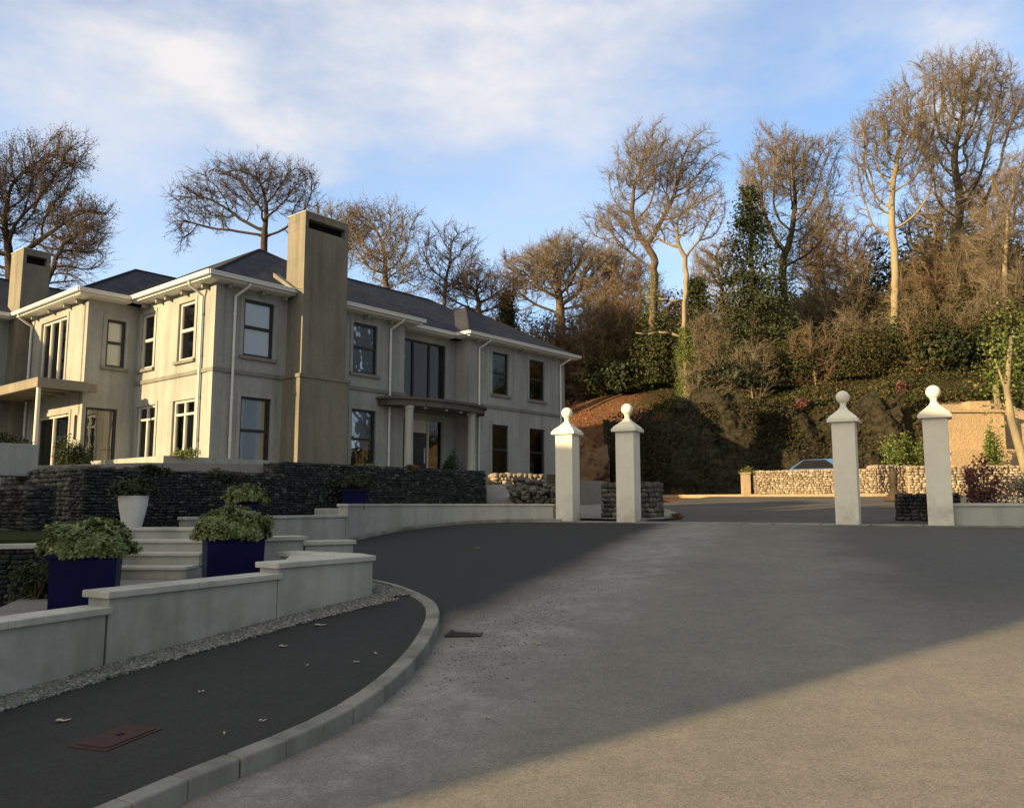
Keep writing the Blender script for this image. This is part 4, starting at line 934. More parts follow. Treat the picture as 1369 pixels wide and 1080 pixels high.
def crown_from_px(cpx, Y, bx, bz):   # crowns given as (px, py, half width px, half height px, weight) at distance Y
    out = []
    for (px, py, wx, wy, wt) in cpx:
        X, _, Z = zat(px, py, Y); s = Y/1097.; out.append((X-bx, 0, Z-bz, wx*s*1.12, max(wx*s*.8, 1.2), wy*s*1.12, wt))
    return out
def tree_px(name, label, Y, tpx, cpx, seed, **kw):
    """tpx: trunk points in photo coordinates, the first where the stem meets the hill"""
    X0, _, _ = zat(tpx[0][0], tpx[0][1], Y); zb = HH(X0, Y); tr = []
    for (px, py) in tpx[1:]:
        X, _, Z = zat(px, py, Y); tr.append((X-X0, 0, Z-zb))
    return bare_tree(name, label, (X0, Y, zb), tr, crown_from_px(cpx, Y, X0, zb), seed, **kw)
WG = 'bare winter trees on the wooded rise'
tree_px('beech_tree', 'large dark bare tree with russet crown at the far left edge', 44, [(18, 470), (16, 385), (12, 340)], [(10, 260, 70, 80, 3), (60, 240, 55, 55, 2), (95, 300, 45, 45, 1.3), (-40, 290, 60, 80, 1.5)], 1, natt=1500, bark='barkdark', twig='twigdark', ntw=5, leaves=11000, group=WG, r0=.016)
tree_px('beech_tree', 'smaller bare tree reaching out low beside the left chimney', 42, [(45, 470), (62, 380), (85, 325)], [(95, 335, 42, 40, 1.5), (110, 310, 28, 25, .6)], 2, natt=420, bark='barkdark', twig='twigdark', ntw=4, group=WG)
tree_px('beech_tree', 'wide spreading dark bare tree behind the main roof peak', 46, [(352, 470), (353, 345), (353, 325)], [(345, 250, 60, 38, 2), (275, 275, 48, 32, 1.5), (400, 265, 34, 40, 1.2), (320, 240, 40, 24, .8), (245, 300, 18, 26, .4)], 3, natt=950, bark='barkdark', twig='twigdark', ntw=3, group=WG, step=.5, r0=.014, tl=.8)
tree_px('beech_tree', 'rounded brown bare tree immediately right of the main chimney', 47, [(520, 500), (517, 400), (515, 352)], [(515, 325, 50, 58, 3), (480, 300, 28, 34, .8), (540, 370, 34, 34, 1)], 4, natt=1300, ntw=4, leaves=2200, group=WG, r0=.015)
tree_px('beech_tree', 'grey bare fan shaped tree rising above the central roof ridge', 48, [(594, 500), (594, 405), (596, 375)], [(603, 345, 38, 42, 2), (575, 350, 26, 42, 1), (625, 355, 20, 32, .6)], 5, natt=900, bark='barkdark', twig='twigdark', ntw=3, group=WG, r0=.013, tl=.7, up=.15)
tree_px('beech_tree', 'low russet bare tree above the right end of the roof', 50, [(640, 520), (640, 430), (640, 405)], [(640, 395, 48, 32, 2), (600, 400, 30, 22, .7)], 6, natt=700, twig='twigred', ntw=5, leaves=3500, group=WG)
tree_px('beech_tree', 'pale brown domed bare tree in the middle distance left of the tall pair', 66, [(748, 520), (750, 430), (748, 400)], [(748, 368, 72, 40, 3), (700, 375, 34, 34, 1), (790, 385, 34, 34, 1)], 7, natt=1700, ntw=4, group=WG, r0=.02, tw_r=.014, tl=1.0, up=.1)
tree_px('beech_tree', 'tall bare tree with wide crown, tallest left of the dark conifer', 55, [(872, 520), (872, 430), (874, 385), (876, 350)], [(880, 225, 60, 58, 3), (825, 300, 46, 36, 1.4), (925, 235, 40, 50, 1.4), (845, 240, 40, 30, .9)], 8, natt=1300, ntw=3, group=WG, r0=.014, tl=.9, up=.08, ivy=(2.0, 8, .7, 2600))
tree_px('ash_tree', 'slender pale trunked bare tree with bright green ivy round its foot', 45, [(918, 505), (914, 440), (917, 380), (916, 345), (908, 330)], [(905, 300, 46, 34, 1.6), (950, 280, 36, 36, 1.2), (870, 310, 30, 22, .6)], 9, natt=480, bark='barkpale', twig='twig', ntw=2, group=WG, r0=.014, ivy=(-.3, 4.2, .42, 4200), tl=.7)
ash = [q for q in bpy.data.objects if q.name.startswith('ash_tree')][0]; mb = MB(); ax, ay, az_ = ash.location
def limb(P, r0, r1):
    for k in range(len(P)-1):
        a = np.array(zat(*P[k]))-np.array((ax, ay, az_)); b = np.array(zat(*P[k+1]))-np.array((ax, ay, az_)); t = k/(len(P)-1); mb = MB(); 
        LB.cone(a, b, r0+(r1-r0)*t, r0+(r1-r0)*(t+1/(len(P)-1)), 8)
for P in ([(914, 452, 45), (898, 446, 44.9), (880, 444, 44.7), (866, 447, 44.5), (850, 445, 44.4)], [(912, 402, 45), (895, 402, 44.9), (880, 399, 44.8), (862, 397, 44.7)]):
    LB = MB(); limb(P, .085, .03); LB.build('limb', M['barkpale'], ash, smooth=True)
tree_px('beech_tree', 'tall bare double stemmed tree just right of the dark conifer', 50, [(1048, 520), (1050, 440), (1048, 390), (1046, 350)], [(1055, 215, 66, 52, 3), (1020, 260, 42, 42, 1), (1095, 280, 40, 52, 1.2), (1060, 330, 34, 40, .6)], 10, natt=1500, bark='barkdark', ntw=4, group=WG, r0=.015, ivy=(1, 9.5, .75, 3600), leaves=900)
tree_px('beech_tree', 'sunlit pale trunked bare tree standing between the two right pillars', 46, [(1198, 490), (1196, 420), (1197, 370), (1196, 335)], [(1200, 190, 56, 56, 2.4), (1165, 235, 32, 60, 1.1), (1240, 230, 40, 62, 1.4), (1215, 145, 36, 36, .8)], 11, natt=1350, bark='barkpale', ntw=3, group=WG, r0=.015, ivy=(-.4, 2.6, .34, 1200), up=.12)
tree_px('beech_tree', 'tallest bare tree near the right edge, its crown highest in the picture', 50, [(1280, 500), (1278, 400), (1278, 340), (1280, 300)], [(1290, 140, 66, 62, 3), (1250, 200, 36, 52, 1), (1340, 155, 46, 50, 1.2), (1300, 250, 40, 40, .6)], 12, natt=1700, ntw=4, group=WG, r0=.016, ivy=(2, 8, .5, 2200), up=.12)
tree_px('beech_tree', 'lower bushy bare tree at the right edge below the tallest crown', 44, [(1342, 520), (1343, 400), (1345, 330)], [(1340, 290, 40, 52, 2), (1375, 250, 36, 60, 1), (1325, 340, 26, 36, .8)], 13, natt=900, bark='barkpale', ntw=4, group=WG, r0=.013)
tree_px('beech_tree', 'background bare tree between the conifer and the sunlit pale trunk', 60, [(1140, 500), (1140, 400), (1142, 370)], [(1140, 350, 44, 46, 1.5), (1100, 360, 40, 40, 1)], 14, natt=900, twig='twigred', ntw=4, group=WG, tw_r=.013)
tree_px('beech_tree', 'hazy distant bare tree left of the tall wide crowned tree', 72, [(820, 500), (820, 420), (822, 395)], [(822, 375, 46, 42, 1)], 15, natt=600, twig='twigred', ntw=3, group=WG, tw_r=.014)
tree_px('beech_tree', 'distant bare tree behind the small conifer and the pale ivy stem', 66, [(965, 500), (966, 420), (966, 390)], [(966, 370, 44, 44, 1)], 16, natt=600, ntw=3, group=WG, tw_r=.013)
tree_px('beech_tree', 'distant brown bare tree right of the double stemmed tree, low crown', 62, [(1092, 500), (1092, 400), (1094, 360)], [(1095, 335, 40, 60, 1)], 17, natt=700, twig='twigred', ntw=3, group=WG, tw_r=.013)
tree_px('beech_tree', 'golden bare tree filling the gap right of the sunlit pale trunk', 54, [(1248, 500), (1248, 380), (1246, 340)], [(1248, 310, 44, 62, 1)], 18, natt=800, ntw=3, group=WG)
tree_px('beech_tree', 'distant bare tree behind the brown thicket at the far right', 58, [(1320, 480), (1320, 360), (1322, 320)], [(1318, 290, 50, 60, 1)], 19, natt=800, twig='twigred', ntw=3, group=WG)
tree_px('beech_tree', 'bare tree showing between the main chimney and the spreading tree', 60, [(440, 470), (440, 380), (440, 350)], [(450, 320, 40, 44, 1)], 20, natt=600, ntw=3, group=WG)
# leaning pale stem by the sandy wall
mb = MB(); 
for (a, b, r0, r1) in ((zat(1375, 640, 28), zat(1352, 560, 29), .16, .13), (zat(1352, 560, 29), zat(1346, 520, 29.5), .13, .11), (zat(1346, 520, 29.5), zat(1352, 450, 30), .11, .07), (zat(1346, 525, 29.5), zat(1330, 480, 30), .06, .03)):
    mb.cone(a, b, r0, r1, 10)
lt = thing('leaning_tree', 'leaning pale tree stem beside the sunlit sandy wall at right edge', 'tree'); mb.build('trunk', M['barkpale'], lt, smooth=True)
rs = np.random.RandomState(77); a = np.array(zat(1350, 485, 30)); quads_leaf('leaves', a+rs.normal(0, 1, (1500, 3))*np.array([.5, .5, .9]), .14, M['ivy'], lt, rs)

# evergreen masses: clumped leaf clouds, three kinds shared between copies
def leafcloud(rs, n, R3, lumps=26, lr=.42, hollow=.55):
    c = rs.normal(0, 1, (lumps, 3)); c /= np.linalg.norm(c, axis=1, keepdims=True); c *= rs.uniform(.35, .85, (lumps, 1)); c[:, 2] = c[:, 2]*.5+.42
    k = rs.randint(0, lumps, n); d = rs.normal(0, 1, (n, 3)); d /= np.linalg.norm(d, axis=1, keepdims=True); rr = (hollow+(1-hollow)*rs.uniform(0, 1, (n, 1)))*lr*rs.uniform(.35, 1.25, (lumps, 1))[k]
    P = (c[k]+d*rr)*np.array(R3); P[:, 2] = np.maximum(P[:, 2], 0.02*R3[2]); return P, d
def bushproto(seed, n, R3, size, material, lumps=26, nm='leaves'):
    R3 = (R3[0], R3[1], R3[2]*.86)
    rs = np.random.RandomState(seed); P, d = leafcloud(rs, n, R3, lumps); nb = d.copy(); nb[:, 2] += .4
    root = bpy.data.objects.new('evergreen_bush', None); C.objects.link(root)
    quads_leaf('leaves', P, size, material, root, rs, .62, nb)
    m = 14; a = rs.uniform(0, 6.28, m); P0 = np.zeros((m, 3)); P1 = np.stack([np.cos(a)*.5*R3[0], np.sin(a)*.5*R3[1], np.full(m, .6*R3[2])], 1); v, F = cones(P0, P1, np.full(m, .06), np.full(m, .02), 5); quads('stem', v, F, M['stem'], root)
    return root
M['ever2'] = islands('laurel_leaves', [(.012, .02, .008), (.022, .032, .012), (.035, .042, .016)], .5, .25, None, .1)
M['ever3'] = islands('olive_scrub_leaves', [(.045, .045, .018), (.07, .062, .026), (.03, .034, .014), (.1, .082, .036)], .7, .1, None, .2)
protos = [bushproto(21, 10000, (2.4, 2.0, 3.2), .14, M['ever3'], 44), bushproto(22, 7000, (2.8, 2.0, 2.4), .22, M['ever2'], 30), bushproto(23, 9500, (2.0, 1.8, 3.6), .13, M['ever'], 40)]
used_ = set()
def place(pi, px, py, Y, s, label, rz, name='evergreen_bush', group='evergreen bushes under the bare trees', sz=None):
    p = protos[pi]; o = p if pi not in used_ else copy_tree(p); used_.add(pi); X, _, _ = zat(px, py, Y)
    o.name = name; o.location = (X, Y, HH(X, Y)-.1); o.rotation_euler = (0, 0, rz); o.scale = (s, s, sz or s); tag(o, label, 'bush', group)
EV = [(2, 795, 500, 58, 1.25, 'dark evergreen bush just right of the house end'), (0, 830, 500, 57, 1.2, 'evergreen bush above the reddish bank, right of the house'),
      (1, 868, 500, 56, 1.25, 'low evergreen bush left of the ivy clad pale stem'), (2, 895, 500, 55, 1.5, 'tall dark evergreen bush behind the ivy clad pale stem'),
      (0, 950, 500, 45, .85, 'olive evergreen bush right of the ivy clad pale stem'), (1, 985, 510, 44, .95, 'broad evergreen bush below the dark conifer'),
      (0, 1030, 510, 44.5, .95, 'evergreen bush above the cliff, right of the conifer foot'), (2, 1075, 510, 44, 1.05, 'dark upright evergreen bush left of the third pillar ball'),
      (1, 1110, 515, 44, .85, 'low evergreen bush behind the third pillar ball'), (0, 1150, 515, 43, .95, 'evergreen bush between the two right pillar balls'),
      (0, 1180, 515, 43, .8, 'evergreen bush at the foot of the sunlit pale trunk'), (2, 1235, 510, 42, 1.05, 'dark evergreen bush behind the rightmost pillar ball'),
      (0, 1265, 515, 41, 1.0, 'large evergreen bush above the left end of the sandy wall'), (1, 1300, 510, 41, 1.25, 'broad dark evergreen bush above the sandy wall'),
      (2, 1335, 500, 41, 1.2, 'tall dark evergreen bush above right end of the sandy wall'), (0, 1370, 500, 40, 1.25, 'evergreen bush cut by the right edge of the picture'),
      (0, 1285, 470, 46, 1.35, 'tall evergreen bush higher up the slope near the right edge'), (2, 1220, 470, 48, 1.3, 'tall evergreen bush right behind the sunlit pale trunk'),
      (1, 1120, 470, 50, 1.3, 'evergreen bush higher up behind the third pillar'), (0, 1000, 470, 51, 1.3, 'tall evergreen bush directly behind the conifer'),
      (2, 672, 470, 58, 1.2, 'dark evergreen bush showing over the right end of the roof'), (2, 1350, 420, 47, 1.7, 'tallest dark evergreen mass at the right edge, high on the slope'),
      (1, 840, 440, 56, 1.3, 'shadowy evergreen bush below the brown domed tree'), (1, 720, 470, 60, 1.3, 'evergreen bush on the slope right of the roof end')]
EV += [(1, 800, 450, 62, 1.9, 'broad dark evergreen mass far up the slope, left of the russet thicket'), (0, 862, 450, 60, 1.9, 'tall evergreen mass behind the russet thicket'),
       (2, 985, 450, 56, 1.7, 'tall evergreen mass left of the dark conifer'), (0, 1040, 450, 58, 1.9, 'tall evergreen mass right behind the double stemmed tree'), (1, 1100, 450, 57, 2.1, 'broad evergreen mass on the skyline right of the double stemmed tree'),
       (0, 1155, 450, 56, 1.9, 'evergreen mass on the skyline left of the sunlit pale trunk'), (2, 1235, 440, 54, 2.3, 'tall evergreen mass on the skyline right of the sunlit pale trunk'), (2, 1275, 430, 54, 2.7, 'tallest evergreen mass below the highest bare crown'),
       (0, 1330, 430, 54, 2.5, 'tall evergreen mass on the skyline near the right edge'), (1, 760, 460, 66, 1.8, 'evergreen mass below the pale brown domed tree'),
       (0, 730, 450, 61, 2.1, 'broad olive evergreen mass just right of the dark conifer over the roof'), (2, 815, 450, 60, 2.3, 'tall evergreen mass filling the gap left of the tall wide crowned tree'), (0, 900, 450, 62, 2.3, 'tall evergreen mass far behind the pale ivy clad stem')]
for i, (pi, px, py, Y, s, lb) in enumerate(EV): place(pi, px, py, Y, s, lb, i*1.3)
# brown twiggy shrubs
def thicket(name, label, px, Y, wpx, hpx, seed, natt=650, twig='twigred', leaves=0, ntw=5):
    X, _, _ = zat(px, 500, Y); zb = HH(X, Y); s = Y/1097.
    hh = hpx*s; ww = wpx*s
    return bare_tree(name, label, (X, Y, zb), [(0, 0, .07*hh)], [(0, 0, .48*hh, ww*1.25, ww*.8, .52*hh, 2), (ww*.6, 0, .35*hh, ww*.9, ww*.6, .35*hh, 1), (-ww*.6, .3, .4*hh, ww*.9, ww*.6, .38*hh, 1)], seed, natt=int(natt*1.2), twig=twig, bark='bark', ntw=ntw, group='brown bare thicket shrubs on the slope', leaves=leaves, step=.45, r0=.012, tl=.9, tw_r=.012, pexp=2.6, cat='shrub')
TH = [('bare_shrub', 'russet bare thicket filling the slope below the tall wide crowned tree', 858, 58, 48, 170, 31, 1000, 'twigred', 2600), ('bare_shrub', 'dark brown bare thicket left of the russet one, right of the roof end', 795, 60, 52, 110, 32, 800, 'twigdark', 1200),
      ('bare_shrub', 'dark brown thicket right above the far end of the roof', 720, 58, 55, 125, 33, 600, 'twigdark', 1500), ('bare_shrub', 'tangled olive brown thicket below the double stemmed tree', 1020, 50, 44, 130, 34, 650, 'twig', 0),
      ('bare_shrub', 'tangled brown thicket between third pillar and the sunlit pale trunk', 1130, 51, 46, 150, 35, 750, 'twig', 1000), ('bare_shrub', 'golden brown thicket right of the sunlit pale trunk', 1262, 49, 40, 180, 36, 750, 'twigred', 800),
      ('bare_shrub', 'golden brown thicket at the right edge under the tallest crown', 1330, 47, 40, 200, 37, 750, 'twig', 600), ('bare_shrub', 'thin brown thicket right of the ivy clad pale stem', 965, 48, 36, 110, 38, 500, 'twig', 0),
      ('bare_shrub', 'brown treetop thicket showing behind the left roofs', 250, 62, 70, 120, 39, 900, 'twigred', 1200), ('bare_shrub', 'brown thicket behind the ridge right of the main chimney', 545, 56, 55, 120, 40, 700, 'twigdark', 1800)]
TH += [('bare_shrub', 'russet thicket rising between the domed tree and the wide crowned tree', 805, 57, 50, 170, 50, 700, 'twigred', 2500), ('bare_shrub', 'low tangled brown thicket on the cliff top right of the ivy clad stem', 948, 43, 26, 62, 41, 260, 'twig', 0), ('bare_shrub', 'low olive thicket on the cliff top below the conifer foot', 1005, 42.5, 22, 80, 42, 300, 'twig', 0),
       ('bare_shrub', 'low brown thicket on the cliff top left of the third pillar', 1090, 43, 26, 92, 43, 330, 'twigred', 0), ('bare_shrub', 'low brown thicket on the cliff top right of the third pillar', 1150, 46, 26, 100, 44, 330, 'twig', 0),
       ('bare_shrub', 'bare tangle in front of the evergreens left of the rightmost pillar ball', 1212, 46, 18, 100, 45, 260, 'twig', 0), ('bare_shrub', 'tall bare tangle behind the rightmost pillar ball', 1250, 41, 24, 120, 46, 360, 'twigred', 0),
       ('bare_shrub', 'bare tangle above the sandy wall near its middle', 1308, 40.5, 20, 105, 47, 360, 'twig', 0), ('bare_shrub', 'bare twiggy growth above the reddish bank right of the house', 812, 57, 34, 80, 48, 460, 'twigred', 600),
       ('bare_shrub', 'bare tangle at the right edge above the leaning stem', 1362, 42, 30, 150, 49, 400, 'twig', 0)]
for (nm, lb, px, Y, wpx, hpx, sd_, na, tw, lv) in TH: thicket(nm, lb, px, Y, wpx, hpx, sd_, na, tw, lv)
# dark conifer
def conifer(label, px, Y, ytop, wpx, seed):
    rs = np.random.RandomState(seed); X, _, _ = zat(px, 500, Y); zb = HH(X, Y); Ht = zat(px, ytop, Y)[2]-zb; root = thing('conifer_tree', label, 'tree', (X, Y, zb))
    mb = MB(); mb.cone((0, 0, -.5), (0, 0, Ht*.97), .28, .04, 10); mb.build('trunk', M['barkdark'], root)
    P, W_ = [], wpx*Y/1097.
    for k in range(330):
        f = rs.uniform(.12, 1); z = Ht*f; L = W_*(1-f)**.75*rs.uniform(.55, 1.15)+.25; a = rs.uniform(0, 6.28); m = int(60*(.3+L/W_)); u = rs.uniform(.1, 1, m); 
        p = np.stack([np.cos(a)*u*L, np.sin(a)*u*L, z-.28*u*L+.1*u*u*L], 1)+rs.normal(0, 1, (m, 3))*np.array([.2, .2, .13])*(1+.5*L/W_); P.append(p)
    quads_leaf('foliage', np.vstack(P), .2, M['conif'], root, rs, .45); return root
conifer('dark narrow conifer left of the double stemmed bare tree', 1010, 47, 248, 78, 51)
conifer('small dark conifer showing behind the pale stemmed ivy tree', 935, 54, 372, 26, 52)
conifer('dark conifer crown showing above the right end of the roof', 678, 54, 392, 30, 53)
# undergrowth on the wood floor and ivy hanging over the cliff
rs = np.random.RandomState(61); P = []
for _ in range(60000):
    u = rs.uniform(0, 1); x = -1+u*32; k = np.interp(x, CL[:, 0], CL[:, 1]); q = rs.exponential(3.0)+.3; P.append((x, k+q, 0))
P = np.array(P); P[:, 2] = H(P[:, 0], P[:, 1])+np.abs(rs.normal(0, .32, len(P)))*(.5+.5*np.sin(P[:, 0]*1.3)*np.sin(P[:, 1]*1.1)); 
k = (P[:, 0] > 7.4); tag(quads_leaf('undergrowth', P[k], .15, M['ever'], None, rs), kind='stuff')
q_ = rs.uniform(0, 1, len(P)); k = ~k; k2 = (k & (q_ < .3)) | (~k & (q_ < .12)); tag(quads_leaf('bracken', P[k2], .16, M['bracken'], None, rs, .35), kind='stuff')
x = rs.uniform(5.4, 17.3, 30000); vv = rs.uniform(0, 1, 30000)**.7; yk_ = np.interp(x, [5.3, 6.9, 9.6, 15, 17.4], [46, 42.6, 40.1, 37.9, 35.0]); msk = np.sin(x*2.1)+np.sin(x*.9+vv*4)+rs.normal(0, .7, 30000) > .55
P = np.stack([x, yk_+vv*1.5-.35-rs.uniform(0, .3, 30000), 1.6+vv*5.1], 1)[msk]; tag(quads_leaf('cliff_creeper', P, .15, M['creeper'], None, rs), kind='stuff')

# small red leaved shrubs on the bank top
for (px, py, Y, s, lb) in ((975, 520, 41.2, .42, 'small red leaved shrub on the cliff top, below the conifer'), (1070, 518, 40.3, .36, 'thin red leaved shrub left of the third pillar ball'), (1208, 536, 38.2, .45, 'low red leaved shrub left of the rightmost pillar ball')):
    rs = np.random.RandomState(int(px)); X, _, Z = zat(px, py, Y); P, d = leafcloud(rs, 900, (1.1*s, .8*s, 1.5*s), 9); root = thing('red_shrub', lb, 'shrub', (X, Y, HH(X, Y)+.1), 0, 'red leaved shrubs on the bank')
    quads_leaf('leaves', P, .14, M['redleaf'], root, rs); mb = MB(); mb.cone((0, 0, -.3), (.1, 0, .9*s), .03, .012, 6); mb.cone((0, 0, 0), (-.3*s, .1, 1.0*s), .025, .01, 6); mb.build('stem', M['stem'], root)

# ------------------------------------------------------------------ sandy wall and things at the right
sw = thing('retaining_wall', 'sunlit orange sandy retaining wall with a ledge behind the rightmost pillar', 'wall')
a = zat(1258, 560, 33.4); b = zat(1347, 560, 33.0)
mb = MB(); mb.box(a[0], b[0], 33.2, 33.9, 2.0, 5.3); mb.build('wall_face', M['sandy'], sw, bevel=.02)
mb = MB(); mb.box(a[0]-.05, b[0]+.05, 33.1, 34.0, 5.3, 5.42); mb.build('coping', M['sandy'], sw, bevel=.02)
mb = MB(); mb.box(a[0]-.3, b[0]+.6, 32.3, 33.19, 2.0, 3.75); mb.build('ledge', M['sandy'], sw, bevel=.02)
mb = MB(); mb.hexa([(a[0]+.05, 33.95, 2.0), (b[0]+1.6, 33.95, 2.0), (b[0]+2.2, 37.5, 2.0), (a[0]+1.9, 37.5, 2.0), (a[0]+.05, 33.95, 5.25), (b[0]+1.6, 33.95, 5.3), (b[0]+2.2, 37.5, 6.5), (a[0]+1.9, 37.5, 6.3)]); tag(mb.build('slope', M['sandy']), kind='structure')
mb = MB(); mb.box(zat(1296, 545, 35)[0], zat(1325, 545, 35)[0], 35, 35.6, 5.2, 6.0); tag(mb.build('stone_block', M['sandy'], bevel=.02), 'pale sandy block on the bank above the orange wall', 'block')
mb = MB(); q = zat(1334, 560, 35); mb.box(q[0]-.08, q[0]+.08, 34.9, 35.06, 4.6, 6.7); tag(mb.build('post', M['barkpale'], bevel=.01), 'short upright post on the bank behind the orange wall', 'post')

# ------------------------------------------------------------------ garden plants
def rosettes(name, parent, rs, tips, dirs, nl, L, W, material):
    """leaf whorls, each leaf a bent diamond of two quads"""
    n = len(tips); k = nl; T = np.repeat(tips, k, 0); D = np.repeat(dirs, k, 0); r = rs.normal(0, 1, (n*k, 3)); r -= (r*D).sum(1, keepdims=True)*D; r /= np.linalg.norm(r, axis=1, keepdims=True)
    a = r*rs.uniform(.6, 1, (n*k, 1))+D*rs.uniform(.1, .9, (n*k, 1)); a /= np.linalg.norm(a, axis=1, keepdims=True); s = np.cross(a, D); s /= np.maximum(np.linalg.norm(s, axis=1, keepdims=True), 1e-5)
    l = L*rs.uniform(.6, 1.15, (n*k, 1)); w_ = W*l/L; up = np.cross(s, a); B = T+D*rs.uniform(-.03, .0, (n*k, 1))
    v = np.stack([B, B+a*l*.5+s*w_*.5-up*l*.0, B+a*l*1.0-D*l*.18, B+a*l*.5-s*w_*.5], 1).reshape(-1, 3)
    return quads(name, v, np.arange(len(v)).reshape(-1, 4), material, parent)
def domeplant(parent, c, R3, ntip, nl, L, W, material, seed, stemr=.006, name='foliage', lump=.25):
    rs = np.random.RandomState(seed); d = rs.normal(0, 1, (ntip, 3)); d /= np.linalg.norm(d, axis=1, keepdims=True); d[:, 2] = np.abs(d[:, 2])*1.0-.22; d /= np.linalg.norm(d, axis=1, keepdims=True)
    ph = rs.uniform(0, 6, 6); lum = 1+lump*.5*(np.sin(d[:, 0]*7+ph[0])*np.sin(d[:, 1]*6+ph[1])+np.sin(d[:, 2]*8+ph[2]+d[:, 0]*4)*.6); rr = rs.uniform(.72, 1.06, ntip)*lum
    P = d*np.array(R3)*rr[:, None]+np.array(c); nrm = d/np.array(R3); nrm /= np.linalg.norm(nrm, axis=1, keepdims=True); nrm[:, 2] += .35; nrm /= np.linalg.norm(nrm, axis=1, keepdims=True)
    rosettes(name, parent, rs, P, nrm, nl, L, W, material)
    q = P[rs.choice(ntip, min(ntip, 160))]; P0 = np.tile(np.array(c)-np.array([0, 0, R3[2]*.5]), (len(q), 1)); v, F = cones(P0, q, np.full(len(q), stemr*1.6), np.full(len(q), stemr*.6), 4); quads('stems', v, F, M['stem'], parent)
def sqpot(parent, h, w0, w1, material):   # square tapering pot with rim and recessed soil
    mb = MB(); t = .035
    def ring(za, zb, a, b):
        for (i, j) in (((-1, -1), (1, -1)), ((1, -1), (1, 1)), ((1, 1), (-1, 1)), ((-1, 1), (-1, -1))):
            mb.hexa([(i[0]*a, i[1]*a, za), (j[0]*a, j[1]*a, za), (j[0]*(a-t), j[1]*(a-t), za), (i[0]*(a-t), i[1]*(a-t), za), (i[0]*b, i[1]*b, zb), (j[0]*b, j[1]*b, zb), (j[0]*(b-t), j[1]*(b-t), zb), (i[0]*(b-t), i[1]*(b-t), zb)])
    ring(0, h-.05, w0, w1); ring(h-.05, h, w1+.018, w1+.018)
    mb.box(-w0+.03, w0-.03, -w0+.03, w0-.03, .01, .04); mb.build('pot', material, parent, bevel=.01)
    mb = MB(); mb.box(-w1+.04, w1-.04, -w1+.04, w1-.04, h-.12, h-.06); mb.build('soil', M['soil'], parent)
GP = 'glazed navy garden pots'
p1 = thing('potted_plant', 'left navy square pot with wide leafy green shrub behind the garden wall', 'potted plant', (-3.95, 7.75, .56), .35, GP)
sqpot(p1, .60, .26, .275, M['pot']); domeplant(p1, (0, 0, .64), (.375, .36, .25), 1900, 11, .05, .024, M['potleaf'], 71)
p2 = thing('potted_plant', 'right navy square pot with rounded green shrub beside the steps', 'potted plant', (-3.27, 9.75, .66), .45, GP)
sqpot(p2, .58, .30, .315, M['pot']); domeplant(p2, (0, 0, .62), (.415, .40, .27), 2300, 11, .048, .024, M['potleaf'], 72)
p3 = thing('potted_plant', 'tall white tapering pot with a dark trailing shrub at the top of the steps', 'potted plant', (-5.66, 12.35, 1.23))
mb = MB(); mb.lathe([(.13, 0), (.135, .03), (.17, .2), (.20, .36), (.215, .5), (.19, .5), (.18, .42)], 0, 0, 28); mb.build('pot', M['white'], p3, smooth=False)
mb = MB(); mb.cone((0, 0, .40), (0, 0, .43), .178, .178, 20); mb.build('soil', M['soil'], p3)
domeplant(p3, (0, 0, .58), (.30, .28, .2), 420, 9, .07, .03, M['darkleaf'], 73)
p4 = thing('potted_plant', 'small navy pot with bushy green plant behind the right navy pot', 'potted plant', (-4.32, 13.4, 1.22), .2, GP)
sqpot(p4, .38, .16, .2, M['pot']); domeplant(p4, (0, 0, .48), (.34, .3, .22), 260, 9, .06, .025, M['potleaf'], 74)
p5 = thing('potted_plant', 'small navy pot with dark straggly plant against the long slate wall', 'potted plant', (-3.25, 16.95, 1.4), .2, GP)
sqpot(p5, .5, .2, .25, M['pot']); domeplant(p5, (0, 0, .62), (.42, .36, .22), 200, 9, .07, .02, M['darkleaf'], 75)
def shrub(name, label, X, Y, Z, R3, n, size, material, seed, stems=6, lumps=14, group=None, cat='shrub'):
    rs = np.random.RandomState(seed); root = thing(name, label, cat, (X, Y, Z), 0, group); P, d = leafcloud(rs, n, R3, lumps, .45, .3); quads_leaf('leaves', P, size, material, root, rs, .5)
    a = rs.uniform(0, 6.28, stems); r = rs.uniform(.2, .6, stems); P1 = np.stack([np.cos(a)*r*R3[0], np.sin(a)*r*R3[1], np.full(stems, .75*R3[2])], 1); v, F = cones(np.zeros((stems, 3)), P1, np.full(stems, .018), np.full(stems, .007), 5); quads('stem', v, F, M['stem'], root); return root
shrub('garden_shrub', 'dark shrub growing beside the left navy pot, next to the steps', -5.05, 9.65, .62, (.36, .34, .52), 2600, .055, M['darkleaf'], 81)
shrub('garden_shrub', 'dark straggly shrub in the corner between navy pot and stone wall', -4.75, 8.35, .62, (.35, .25, .5), 2200, .05, M['darkleaf'], 82)
shrub('garden_shrub', 'low trailing plant on top of the slate wall above the white pot', -6.25, 13.9, 2.1, (.55, .3, .16), 1400, .06, M['darkleaf'], 83)
shrub('garden_shrub', 'dark creeper spilling over the slate wall right of the white pot', -5.15, 15.0, 1.95, (.6, .4, .3), 2000, .07, M['darkleaf'], 84)
shrub('garden_shrub', 'tufted plant on top of the far left stone wall', -8.3, 12.6, 1.78, (.7, .4, .2), 1200, .06, M['darkleaf'], 85)
shrub('garden_shrub', 'dark round shrub against the patio doors of the sunlit wing', *hw(-2.75, 2.7), 2.3, (.66, .55, 1.35), 6500, .07, M['darkleaf'], 86, 8, 20)
x_, y_ = hw(-1.75, -.86); shrub('garden_shrub', 'small leafy plant on the sunlit parapet corner', x_+.4, y_+.1, 2.88, (.55, .25, .26), 900, .07, M['potleaf'], 87)
